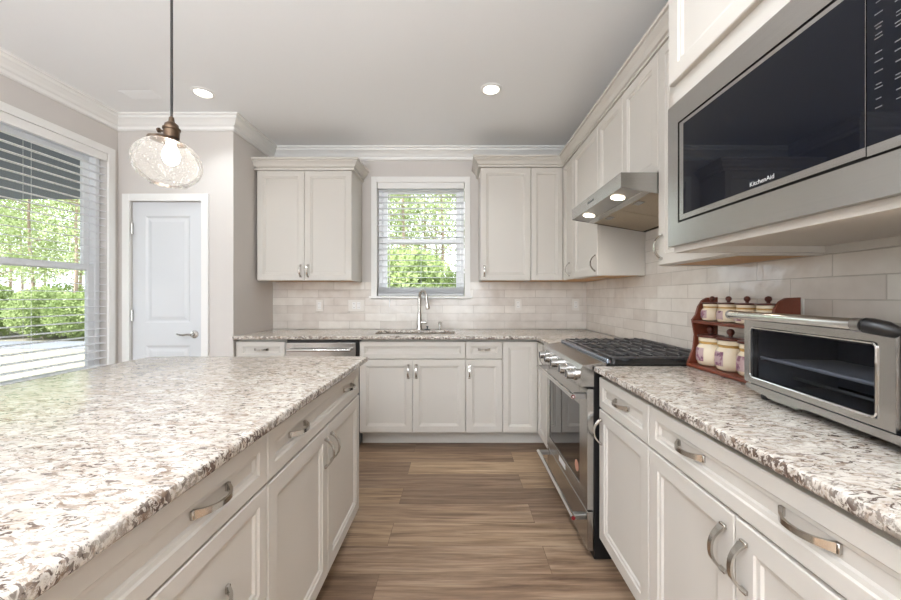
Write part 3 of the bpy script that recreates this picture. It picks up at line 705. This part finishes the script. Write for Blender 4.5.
for cy in (.619, .590, .563):
    for k, z in enumerate((1.742, 1.722, 1.703, 1.697, 1.686, 1.680, 1.655, 1.640, 1.622, 1.600, 1.594, 1.575, 1.56)):
        w = random.choice((.004, .005, .006))
        t.part('button_mark', box(BM(), xf+.0001, xf+.00045, cy-w, cy+w, z, z+.0018), M['bmark'], parent=cp, world=True)
bm = BM()
for k in range(3): box(bm, xf+.0001, xf+.00045, .568+.012*k, .574+.012*k, 1.768, 1.783)
t.part('clock_digits', bm, M['digit'], parent=cp, world=True)

# ---------------------------------------------------------------- range hood
t = Thing('range_hood', 'stainless steel under-cabinet range hood with two lit lamps', 'range hood', (1.02, 2.07, 1.67))
hy0, hy1 = 1.701, 2.437; hx = .77
Mt = 1.8215
bm = BM()
side = [(hx, 1.752), (hx, Mt), (1.268, Mt), (1.268, 1.668)]
for a, c_ in ((hy0, hy0+.004), (hy1-.004, hy1)): prism(bm, side, a, c_, 'y')
box(bm, hx, hx+.004, hy0+.004, hy1-.004, 1.752, Mt); box(bm, hx+.004, 1.268, hy0+.004, hy1-.004, Mt-.004, Mt)
box(bm, 1.264, 1.268, hy0+.004, hy1-.004, 1.668, Mt-.004)
sh = t.part('shell', bm, M['steel'], world=True)
sl = lambda x: 1.752-(x-hx)*(1.752-1.668)/(1.268-hx)
def sheet(bm, xa, xb, ya, yb, up=.004, th=.006):
    prism(bm, [(xa, sl(xa)+up), (xb, sl(xb)+up), (xb, sl(xb)+up+th), (xa, sl(xa)+up+th)], ya, yb, 'y')
bm = BM(); sheet(bm, hx+.0045, .875, hy0+.0045, hy1-.0045); t.part('lamp_panel', bm, M['steel_d'], world=True)
bm = BM(); sheet(bm, .8755, .915, hy0+.0045, hy1-.0045, .0005, .010); t.part('channel', bm, M['steel'], world=True)
for a, c_ in ((hy0+.008, 2.067), (2.071, hy1-.008)):
    bm = BM(); sheet(bm, .918, 1.25, a, c_, .004, .008)
    fo = t.part('filter', bm, M['filter'], world=True)
    bm = BM(); my = (a+c_)/2; sheet(bm, .93, .965, my-.035, my+.035, .0015, .002); t.part('latch', bm, M['steel'], parent=fo, world=True)
for y in (1.86, 2.27):
    x = .825
    bm = lathe(BM(), [(.034, 0), (.034, .004), (0, .004)], (0, 0, 0), 24); bm.transform(Matrix.Translation((x, y, sl(x)-.0005)) @ Matrix.Rotation(math.atan((1.752-1.668)/(1.268-hx)), 4, 'Y'))
    t.part('lamp_lens', bm, M['hoodlamp'], world=True)
    lo = lamp('hood_lamp_glow', 'SPOT', (x+.01, y, sl(x)-.02), (0, 0, 0), 2.2, (1, .9, .76), .03, spot=2.3)
bm = text_bm('KitchenAid', .022); bm.transform(Matrix.Translation((hx-.0005, 2.09, 1.787)) @ Matrix.Rotation(-PI/2, 4, 'Z')); t.part('logo', bm, M['dmark'], world=True)

# ---------------------------------------------------------------- range
t = Thing('gas_range', 'stainless steel gas range with black grates in the right counter run', 'range', (.94, 2.055, 0))
ry0, ry1 = 1.677, 2.433
t.part('body', box(BM(), .634, 1.262, ry0, ry1, .012, .905), M['black'], world=True)
for x, y in ((.70, ry0+.06), (.70, ry1-.06), (1.2, ry0+.06), (1.2, ry1-.06)): t.part('foot', lathe(BM(), [(.018, 0.0005), (.018, .0115)], (x, y, 0), 12), M['black'], world=True)
bm = prism(BM(), [(.574, .815), (.570, .895), (.582, .914), (.690, .928), (.690, .9055), (.633, .9055), (.633, .815)], ry0, ry1, 'y')
t.part('control_panel', bm, M['steel'], world=True)
for y in (2.335, 2.20, 2.055, 1.885, 1.765):
    k = lathe(BM(), [(.031, .5725), (.031, .566), (.026, .563), (.024, .532), (.021, .529), (0, .529)], (0, y, .857), 20, 'x')
    ko = t.part('knob', k, M['chrome'], world=True, smooth=True)
    t.part('pointer', box(BM(), .5262, .5288, y-.003, y+.003, .84, .876), M['dmark'], parent=ko, world=True)
# oven door
dz0, dz1 = .238, .803
bm = BM(); gx0 = .602
bx = lambda Y0, Y1, Z0, Z1: box(bm, gx0, .6325, Y0, Y1, Z0, Z1, .0015)
bx(ry0+.002, 1.785, dz0, dz1); bx(2.368, ry1-.002, dz0, dz1); bx(1.785, 2.368, dz0, .312); bx(1.785, 2.368, .70, dz1)
d = t.part('oven_door', bm, M['steel'], world=True)
t.part('window', box(BM(), .606, .630, 1.7855, 2.3675, .3125, .6995), M['oglass'], parent=d, world=True)
def bar(x, z, ya, yb, r): 
    b_ = tube(BM(), [(x, ya, z), (x, yb, z)], r, 14); return b_
hd = t.part('handle', bar(.540, .765, ry0+.012, ry1-.012, .0125), M['chrome'], parent=d, world=True, smooth=True)
for y in (ry0+.03, ry1-.03): t.part('handle_bracket', box(BM(), .545, .6018, y-.014, y+.014, .752, .779, .003), M['steel_d'], parent=d, world=True)
bm = lathe(BM(), [(.0088, ry0+.0115), (.0088, ry0+.0095), (0, ry0+.0095)], (.540, 0, .765), 16, 'y'); t.part('medallion', bm, M['red'], parent=d, world=True)
bm = lathe(BM(), [(.0045, ry0+.0093), (.0045, ry0+.0088), (0, ry0+.0088)], (.540, 0, .765), 12, 'y'); t.part('medallion_dot', bm, M['mark'], parent=d, world=True)
t.part('name_plate', box(BM(), .6003, .6018, 2.02, 2.14, .262, .292), M['mark'], parent=d, world=True)
bm = lathe(BM(), [(.028, .6055), (.028, .6045), (0, .6045)], (0, 1.835, .375), 20, 'x'); t.part('sticker', bm, M['sticker'], parent=d, world=True)
d = t.part('drawer', box(BM(), .604, .6325, ry0+.002, ry1-.002, .045, .228, .003), M['steel'], world=True)
t.part('handle', bar(.541, .196, ry0+.012, ry1-.012, .0125), M['chrome'], parent=d, world=True, smooth=True)
for y in (ry0+.03, ry1-.03): t.part('handle_bracket', box(BM(), .546, .6038, y-.014, y+.014, .184, .209, .003), M['steel_d'], parent=d, world=True)
bm = lathe(BM(), [(.0088, ry0+.0115), (.0088, ry0+.0095), (0, ry0+.0095)], (.541, 0, .196), 16, 'y'); t.part('medallion', bm, M['red'], parent=d, world=True)
# cooktop
t.part('cooktop', box(BM(), .6905, 1.262, ry0, ry1, .9055, .918, .002), M['black'], world=True)
t.part('front_rail', box(BM(), .694, .716, ry0+.002, ry1-.002, .9185, .945, .006, 2), M['rail'], world=True)
for y in (1.83, 2.055, 2.28):
    for x in ((.84, 1.10) if abs(y-2.055) > .1 else (.97,)):
        bm = lathe(BM(), [(.048, .9185), (.048, .926), (.034, .928), (.034, .936), (.03, .939), (0, .939)], (x, y, 0), 20); t.part('burner', bm, M['iron'], world=True, smooth=True)
gw = (ry1-ry0-.02)/3
for k in range(3):
    a = ry0+.01+k*gw+.002; c_ = a+gw-.004
    bm = BM(); zb, zt = .940, .953; X0, X1 = .722, 1.245
    for y in (a, c_-.014): box(bm, X0, X1, y, y+.012, zb+.002, zt, .003)
    for x in (X0, X1-.014, (X0+X1)/2-.007): box(bm, x, x+.014, a+.014, c_-.014, zb, zt-.001, .003)
    cy = (a+c_)/2
    for q in range(1, 8):
        x = X0+(X1-X0)*q/8
        box(bm, x-.005, x+.005, a+.014, c_-.014, zb+.004, zt+.008, .003)
    box(bm, X0+.014, X1-.014, cy-.005, cy+.005, zb, zt, .002)
    for x in (X0+.004, X1-.014):
        for y in (a+.002, c_-.012): box(bm, x, x+.01, y, y+.01, .9185, zb+.002)
    t.part('grate', bm, M['iron'], world=True)

# ---------------------------------------------------------------- toaster oven
TW, TD, TH = .565, .285, .244
t = Thing('toaster_oven', 'stainless toaster oven with a wide handle on the right countertop', 'toaster oven', (.947, 1.18, .9145), math.radians(-97.9))
P = t.part
zb = .018
bm = BM(); s_ = .004
TB = TH-.014
box(bm, 0, TW, .012, TD, zb+TB-s_, zb+TB); box(bm, 0, s_, .012, TD, zb, zb+TB-s_); box(bm, TW-s_, TW, .012, TD, zb, zb+TB-s_); box(bm, s_, TW-s_, TD-s_, TD, zb, zb+TB-s_)
box(bm, s_, TW-s_, .012, TD-s_, zb, zb+s_)
P('body', bm, M['steel'])
bm = BM(); box(bm, s_+.002, .452, TD-.03, TD-.022, zb+.02, TB); box(bm, s_+.002, .452, .03, TD-.03, zb+.006, zb+.012); box(bm, .446, .452, .03, TD-.03, zb+.012, TB)
box(bm, s_+.002, .010, .03, TD-.03, zb+.012, TB); box(bm, .010, .446, .03, TD-.03, TB-.006, TB)
P('oven_cavity', bm, M['ovenin'])
P('control_panel', box(BM(), .472, TW, 0, .0115, zb+.034, zb+TB-.002, .002), M['steel'])
for z in (.19, .13, .075): P('knob', lathe(BM(), [(.018, 0), (.017, -.016), (0, -.017)], (.52, -.0005, zb+z), 18, 'y'), M['chrome'], smooth=True)
prof = [(0, zb+.023), (0, zb+.008), (.09, zb), (.10, zb-.004), (.21, zb-.004), (.225, zb+.005), (TW-.10, zb+.005), (TW-.08, zb), (TW, zb+.006), (TW, zb+.023)]
P('base_strip', prism(BM(), prof, -.002, .0115, 'y'), M['steel'])
for x in (.05, TW-.05):
    for y in (.03, TD-.04): P('foot', lathe(BM(), [(.016, 0), (.018, zb-.0005)], (x, y, 0), 14), M['black'])
d0, d1 = .004, .468; z0, z1 = zb+.029, zb+TH-.004
gx0_, gx1_, gz0, gz1 = .034, .432, zb+.046, zb+TH-.038
bm = BM()
for X0, X1, Z0, Z1 in ((d0, gx0_, z0, z1), (gx1_, d1, z0, z1), (gx0_, gx1_, z0, gz0), (gx0_, gx1_, gz1, z1)): box(bm, X0, X1, -.010, .011, Z0, Z1)
dd = P('door', bm, M['steel'])
bm = BM()
def ring_tube(bm, pts, r):
    tube(bm, pts+[pts[0]], r, 6, False)
ring_tube(bm, [(x, -.0105, z) for x, z in rrect(gx0_+.001, gx1_-.001, gz0+.001, gz1-.001, .012)], .0032)
P('glass_bezel', bm, M['chrome'], parent=dd, smooth=True)
P('glass', box(BM(), gx0_+.0005, gx1_-.0005, -.003, .001, gz0+.0005, gz1-.0005), M['tglass'], parent=dd)
hz = z1+.003
P('handle', tube(BM(), [(-.002, -.045, hz), (.425, -.045, hz)], .0135, 16), M['chrome'], parent=dd, smooth=True)
P('handle_collar', tube(BM(), [(.4255, -.045, hz), (.445, -.044, hz)], .015, 14), M['steel_d'], parent=dd, smooth=True)
P('handle_end', tube(BM(), [(.4455, -.044, hz), (.455, -.040, hz-.001), (.468, -.025, hz-.006), (.470, -.0105, hz-.012)], [.016, .0165, .016, .013], 12), M['black'], parent=dd, smooth=True, label='black handle end block')
bm = tube(BM(), [(-.0025, -.045, hz), (-.012, -.045, hz)], [.0145, .0145], 12); tube(bm, [(-.006, -.040, hz-.002), (.002, -.022, hz-.006), (.008, -.0105, hz-.010)], [.010, .010, .008], 8)
P('handle_end', bm, M['steel_d'], parent=dd, smooth=True)
rk = BM()
for y in [.045+.011*i for i in range(20)]: tube(rk, [(.012, y, zb+.100), (.444, y, zb+.100)], .0012, 5)
for x in (.014, .442): tube(rk, [(x, .032, zb+.100), (x, TD-.035, zb+.100)], .002, 6)
tube(rk, [(.014, .034, zb+.107), (.442, .034, zb+.107)], .0042, 8)
P('wire_rack', rk, M['wire'])
for z in (.045, .185): P('heating_element', tube(BM(), [(.03, .12, zb+z), (.43, .12, zb+z)], .005, 8), M['steel_d'])

# ---------------------------------------------------------------- spice rack with jars
t = Thing('spice_rack', 'two-tier cherry wood spice rack of jars beside the range', 'spice rack', (1.13, 1.46, .9145))
ra, rb = 1.258, 1.672
def sidep(ya, yb):
    pr = [(1.062, .9145), (1.198, .9145), (1.198, 1.232), (1.150, 1.230), (1.128, 1.218), (1.110, 1.190), (1.098, 1.150), (1.082, 1.128), (1.086, 1.105), (1.094, 1.06), (1.088, 1.0), (1.072, .955), (1.062, .930)]
    return prism(BM(), pr, ya, yb, 'y')
t.part('side_panel', sidep(ra, ra+.012), M['rackwood'], world=True); t.part('side_panel', sidep(rb-.012, rb), M['rackwood'], world=True)
t.part('shelf', box(BM(), 1.052, 1.197, ra+.0125, rb-.0125, .916, .930, .002), M['rackwood'], world=True)
t.part('shelf', box(BM(), 1.074, 1.197, ra+.0125, rb-.0125, 1.114, 1.126, .002), M['rackwood'], world=True)
t.part('back_rail', box(BM(), 1.188, 1.197, ra+.0125, rb-.0125, .96, .99), M['rackwood'], world=True)
t.part('back_rail', box(BM(), 1.188, 1.197, ra+.0125, rb-.0125, 1.16, 1.185), M['rackwood'], world=True)
m = M['label'] = mat('grape_label', rgb(206, 190, 190), .35); nt, b = nodes(m)
g = N(nt, 'ShaderNodeNewGeometry'); v = N(nt, 'ShaderNodeTexVoronoi', Scale=75.0); nt.links.new(g.outputs['Position'], v.inputs['Vector'])
n = N(nt, 'ShaderNodeTexNoise', Scale=40.0); nt.links.new(g.outputs['Position'], n.inputs['Vector'])
nt.links.new(mixc(nt, ramp(nt, n.outputs['Fac'], [(.42, GR(0)), (.5, GR(1))]), ramp(nt, v.outputs['Distance'], [(.25, rgb(88, 52, 84)), (.5, rgb(140, 92, 112))]), rgb(186, 160, 160)), b.inputs['Base Color'])
def make_jar(label, r, h, x, y, z, group):
    j = Thing('spice_jar', label, 'jar', (x, y, z), 0, group)
    p = [(r*.72, 0), (r*.90, h*.06), (r, h*.25), (r, h*.50), (r*.90, h*.68), (r*.74, h*.78), (r*.74, h*.84), (r*.84, h*.86), (r*.84, h*.98), (r*.78, h)]
    j.part('jar_body', lathe(BM(), p, (0, 0, 0), 28), M['cream'], smooth=True)
    j.part('neck_band', lathe(BM(), [(r*.77, h*.765), (r*.82, h*.79), (r*.82, h*.83), (r*.77, h*.85)], (0, 0, 0), 28, cap=False), M['gold'], smooth=True)
    bm = BM(); n_ = 8; A = []                # printed label wrapped on the belly towards the aisle and range
    for i in range(n_+1):
        a = math.radians(128+78*i/n_)
        A.append([bm.verts.new((rr*math.cos(a), rr*math.sin(a), zz)) for rr, zz in ((r*.985+.0008, h*.17), (r+.0009, h*.25), (r+.0009, h*.50), (r*.93+.0014, h*.63))])
    for a_, b_ in zip(A, A[1:]):
        for k in range(3): bm.faces.new((a_[k], b_[k], b_[k+1], a_[k+1]))
    j.part('paper_label', bm, M['label'], smooth=True, label='purple grape print label')
    lid = j.part('lid', lathe(BM(), [(r*.92, h+.0005), (r*.95, h*1.03), (r*.93, h*1.07), (r*.5, h*1.10), (r*.2, h*1.105)], (0, 0, 0), 24), M['lidwood'], smooth=True)
    kr = r*.27
    prof = [(kr*.55, h*1.106), (kr*.5, h*1.106+kr*.35)]+[(kr*math.sin(PI*k/8), h*1.106+kr*.3+kr*(1-math.cos(PI*k/8))) for k in range(2, 9)]
    j.part('lid_knob', lathe(BM(), prof, (0, 0, 0), 16), M['lidwood'], parent=lid, smooth=True)
    return j
low = ['large cream jar at the range end of the rack lower shelf', 'large cream jar in the middle of the rack lower shelf', 'large cream jar half hidden by toaster oven on lower shelf']
j0 = make_jar(low[0], .054, .125, 1.121, 1.597, .9305, 'large jars on the lower rack shelf')
for k in (1, 2):
    c = copy_tree(j0.o); c.location.y = 1.597-.117*k; c['label'] = low[k]
up = ['small cream jar first from the range on the top shelf', 'small cream jar second from the range on the top shelf', 'small cream jar third from the range on the top shelf', 'small cream jar on the top shelf farthest from the range']
j1 = make_jar(up[0], .042, .076, 1.137, 1.610, 1.1265, 'small jars on the top rack shelf')
for k in (1, 2, 3):
    c = copy_tree(j1.o); c.location.y = 1.610-.097*k; c['label'] = up[k]

# ---------------------------------------------------------------- outlets, lamps, vent
def outlet(label, loc, rz, gangs=1, group=None, dark=False):
    t = Thing('outlet_cover', label, 'outlet', loc, rz, group); w = .036*gangs+ (0.01 if gangs > 1 else 0)
    pl = t.part('plate', box(BM(), -w, w, -.0055, 0, -.058, .058, .002), M['plastic'])
    for g_ in range(gangs):
        cx = 0 if gangs == 1 else (-.023 if g_ == 0 else .023)
        t.part('socket', box(BM(), cx-.017, cx+.017, -.0075, -.0056, -.034, .034, .001), M['white'])
        bm = BM()
        for z in (-.018, .018):
            for dx in (-.006, .006): box(bm, cx+dx-.001, cx+dx+.001, -.0080, -.0076, z-.004, z+.004)
        t.part('slots', bm, M['dmark'])
    return t
yb_ = YB-.0085
outlet('white outlet plate on the tile below the left wall cabinet', (-1.37, yb_, 1.145), 0)
outlet('double white switch plate on the tile just left of the window', (-1.005, yb_, 1.145), 0, 2)
outlet('white outlet plate on the tile right of the window', (.595, yb_, 1.155), 0)
outlet('white outlet plate on back tile nearest the right corner', (1.165, yb_, 1.155), 0)
outlet('white outlet plate on right tile behind the spice rack', (XR-.0085, 1.352, 1.17), -PI/2)
t0 = None
CANLAB = ['round lit recessed ceiling light beside the hanging pendant', 'round lit recessed ceiling light above the aisle near range hood']
for i, (x, y) in enumerate(CANS):
    if i == 0:
        t = Thing('recessed_light', CANLAB[0], 'ceiling light', (x, y, ZC), 0, 'recessed ceiling lights')
        t.part('trim_ring', lathe(BM(), [(.075, -.001), (.075, -.005), (.058, -.010), (.052, -.004), (.052, -.001)], (0, 0, 0), 32, cap=False), M['white'], smooth=True)
        t.part('lens', lathe(BM(), [(.0, -.006), (.051, -.006), (.051, -.001)], (0, 0, 0), 32, cap=False), M['lampon'])
        t0 = t.o
    elif i == 1: c = copy_tree(t0); c.location = (x, y, ZC); c['label'] = CANLAB[1]
    lamp('can_glow', 'AREA', (x, y, ZC-.02), (0, 0, 0), CAN_W, (.90, .96, 1), .10, shape='DISK', spread=math.radians(112))
t = Thing('ceiling_vent', 'flush white air register on the ceiling near the left window', 'vent', (-2.30, 2.62, ZC))
t.part('frame', box(BM(), -.12, .12, -.06, .06, -.004, -.0005, .0015), M['ceil'])
bm = BM()
for k in range(8): box(bm, -.105, .105, -.046+.012*k, -.040+.012*k, -.0055, -.0042)
t.part('louvres', bm, M['ceil'])

# ---------------------------------------------------------------- pendant
px, py, pz_ = -1.080, 1.34, 1.731
t = Thing('pendant_light', 'glass globe pendant light hanging above the island', 'pendant light', (px, py, 1.63))
A_, C_, th = .108, .091, math.radians(8)
# rings of a tilted oblate spheroid at constant height, cut open at neck and bottom
ca, sa = math.cos(th), math.sin(th)
# quadric in x,z : ((x ca - z sa)/A)^2 + ((x sa + z ca)/C)^2 + (y/A)^2 = 1   (right side tilts down)
Hh = math.sqrt(A_*A_*sa*sa+C_*C_*ca*ca)
bm = BM(); rings = []; NR, NK = 40, 48
qa = ca*ca/A_**2+sa*sa/C_**2; qb = 2*(ca*sa/C_**2-ca*sa/A_**2); qc = sa*sa/A_**2+ca*ca/C_**2
ph0, ph1 = math.radians(27), math.radians(149)
for i in range(NR+1):
    z = Hh*math.cos(ph0+(ph1-ph0)*i/NR)
    xc = -qb*z/(2*qa); R2 = 1-(qc*z*z-qb*qb*z*z/(4*qa))
    rx = math.sqrt(max(R2, 0)/qa); ry = A_*math.sqrt(max(R2, 0))
    rings.append([bm.verts.new((px+xc+rx*math.cos(2*PI*k/NK), py+ry*math.sin(2*PI*k/NK), pz_+z)) for k in range(NK)])
for a, b_ in zip(rings, rings[1:]):
    for k in range(NK): bm.faces.new((a[k], a[(k+1) % NK], b_[(k+1) % NK], b_[k]))
top_c = sum((v.co for v in rings[0]), Vector())/NK; bot = [v.co.copy() for v in rings[-1]]
zt = top_c.z
t.part('globe_shade', bm, M['seeded'], world=True, smooth=True)
bm = tube(BM(), bot+[bot[0]], .0028, 6, False); t.part('shade_rim', bm, M['seeded'], world=True, smooth=True)
sx, sz = px+.012, zt
cap = lathe(BM(), [(.058, 0), (.056, .005), (.040, .013), (.030, .018)], (0, 0, 0), 28); cap.transform(Matrix.Translation((top_c.x, py, sz-.001)) @ Matrix.Rotation(math.radians(8), 4, 'Y'))
t.part('shade_cap', cap, M['bronze'], world=True, smooth=True)
cx_ = px+.014
sk_ = lathe(BM(), [(.024, sz+.012), (.025, sz+.040), (.028, sz+.042), (.028, sz+.048), (.023, sz+.050), (.021, sz+.062), (.010, sz+.072), (.008, sz+.088), (.004, sz+.092)], (cx_, py, 0), 24)
t.part('socket', sk_, M['bronze'], world=True, smooth=True)
kb = tube(BM(), [(cx_-.022, py, sz+.036), (cx_-.040, py-.004, sz+.040)], .004, 8); lathe(kb, [(.009, cx_-.041), (.009, cx_-.047), (0, cx_-.048)], (0, py-.004, sz+.040), 14, 'x')
t.part('switch_key', kb, M['bronze'], world=True, smooth=True)
t.part('cord', tube(BM(), [(cx_, py, sz+.090), (cx_, py, ZC-.028)], .0042, 8), M['cord'], world=True, smooth=True)
t.part('ceiling_canopy', lathe(BM(), [(.006, ZC-.030), (.06, ZC-.022), (.062, ZC-.001)], (cx_, py, 0), 28), M['bronze'], world=True, smooth=True)
bl = lathe(BM(), [(.012, sz+.008), (.013, sz-.01), (.020, sz-.028), (.027, sz-.05), (.027, sz-.062), (.021, sz-.078), (.008, sz-.088), (0, sz-.089)], (cx_-.002, py, 0), 20)
t.part('bulb', bl, M['bulb'], world=True, smooth=True)

# ---------------------------------------------------------------- outside
GZ = -.45
struct('ground', box(BM(), -70, 40, -12, 80, GZ-.1, GZ), M['lawn'])
struct('driveway', box(BM(), -60, -4, 11.6, 13.4, GZ, GZ+.02), M['asphalt'])
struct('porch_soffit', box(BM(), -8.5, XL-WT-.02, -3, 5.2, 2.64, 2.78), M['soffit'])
def foliage(n, fn, size):
    bm = BM()
    for _ in range(n):
        c = Vector(fn()); s = size*random.uniform(.6, 1.4)
        u = Vector((random.gauss(0, 1), random.gauss(0, 1), random.gauss(0, 1))).normalized(); w = u.orthogonal().normalized()
        q = [c+u*s, c+w*s*.5, c-u*s, c-w*s*.5]
        bm.faces.new([bm.verts.new(p) for p in q])
    return bm
def ball(cx, cy, cz, rx, ry, rz):
    while True:
        p = [random.uniform(-1, 1) for _ in range(3)]
        if p[0]**2+p[1]**2+p[2]**2 < 1: return (cx+p[0]*rx, cy+p[1]*ry, cz+p[2]*rz)
random.seed(11)
def make_tree(label, H, group):
    t = Thing('tree', label, 'tree', (0, 0, 0), 0, group)
    bm = BM(); pts = [(0, 0, -.1)]; x = y = 0
    for k in range(1, 9):
        x += random.uniform(-.08, .08); y += random.uniform(-.08, .08); pts.append((x, y, H*k/8))
    tube(bm, pts, [.085*(1-k/9.5) for k in range(9)], 7)
    blobs = []
    for k in range(16):
        z = H*random.uniform(.22, .97); a = random.uniform(0, 2*PI); L_ = H*.22*(1.15-z/H)+.3
        p0 = Vector(pts[min(8, int(z/H*8))]); p0.z = z
        p1 = p0+Vector((math.cos(a)*L_, math.sin(a)*L_, L_*.45))
        tube(bm, [p0, (p0+p1)/2+Vector((0, 0, -.05)), p1], [.022, .015, .006], 5); blobs.append((p1, L_))
    t.part('trunk', bm, M['bark'])
    def pick():
        p, l = random.choice(blobs); return ball(p.x, p.y, p.z, .45+.4*l, .45+.4*l, .35+.15*l)
    t.part('foliage', foliage(3600, pick, .07), M['leaf'])
    return t.o
GT = 'trees beyond the left window'
tr = [make_tree('slim leafy tree seen beyond the left window blind', H, GT) for H in (9.5, 11, 8)]
spots = [(-16.5, 15.5), (-19.5, 16.5), (-17.8, 17.5), (-23, 18), (-21, 20), (-26, 21), (-24, 23.5), (-29, 24), (-20.2, 14.8), (-15, 14.6), (-22.5, 16.5), (-27.5, 18.5), (-18.8, 19.5), (-31, 27)]
for i, (x, y) in enumerate(spots):
    o = tr[i] if i < 3 else copy_tree(tr[i % 3]); o.location = (x, y, GZ); o.rotation_euler.z = i*1.3
GS = 'trees beyond the sink window'
for i, (x, y) in enumerate([(-2.0, 13), (-.6, 14.5), (-3.3, 15), (-1.6, 17), (-2.7, 12.2), (.3, 17), (-4.4, 19), (-1.1, 20)]):
    o = copy_tree(tr[i % 3]); o.location = (x, y, GZ); o.rotation_euler.z = i*1.9+.5
    o['label'] = 'slim leafy tree seen beyond the sink window blind'; o['group'] = GS
GB = 'bushes beyond the left window'
def pickb(): return ball(0, 0, .75, 1.15, 1.0, .85)
b0 = solo('bush', foliage(6500, pickb, .05), M['bush'], 'low bright green bush beyond the left window blind', 'bush', GB)
for i, (x, y) in enumerate([(-14.6, 14), (-16.4, 14.3), (-18.3, 14.1), (-20.2, 15.2), (-22.0, 16.0), (-17.3, 15.8), (-24, 17.5), (-15.6, 15.6), (-19.3, 16.8), (-26, 19)]):
    o = b0 if i == 0 else copy_tree(b0); o.location = (x, y, GZ); o.rotation_euler.z = i*2.1; s = 1+.25*math.sin(i*2.7); o.scale = (s, s, s*1.1)
GK = 'bushes beyond the sink window'
for i, (x, y) in enumerate([(-2.6, 10.5), (-1.3, 10.9), (.2, 10.4), (-3.8, 11.5), (-.5, 12.2), (-2.0, 12.4)]):
    o = copy_tree(b0); o.location = (x, y, GZ); o.rotation_euler.z = i*1.7; s = 1.25+.25*math.sin(i*2.7); o.scale = (s, s, s*1.35)
    o['label'] = 'leafy bush beyond the sink window blind'; o['group'] = GK
b0.location.z = GZ
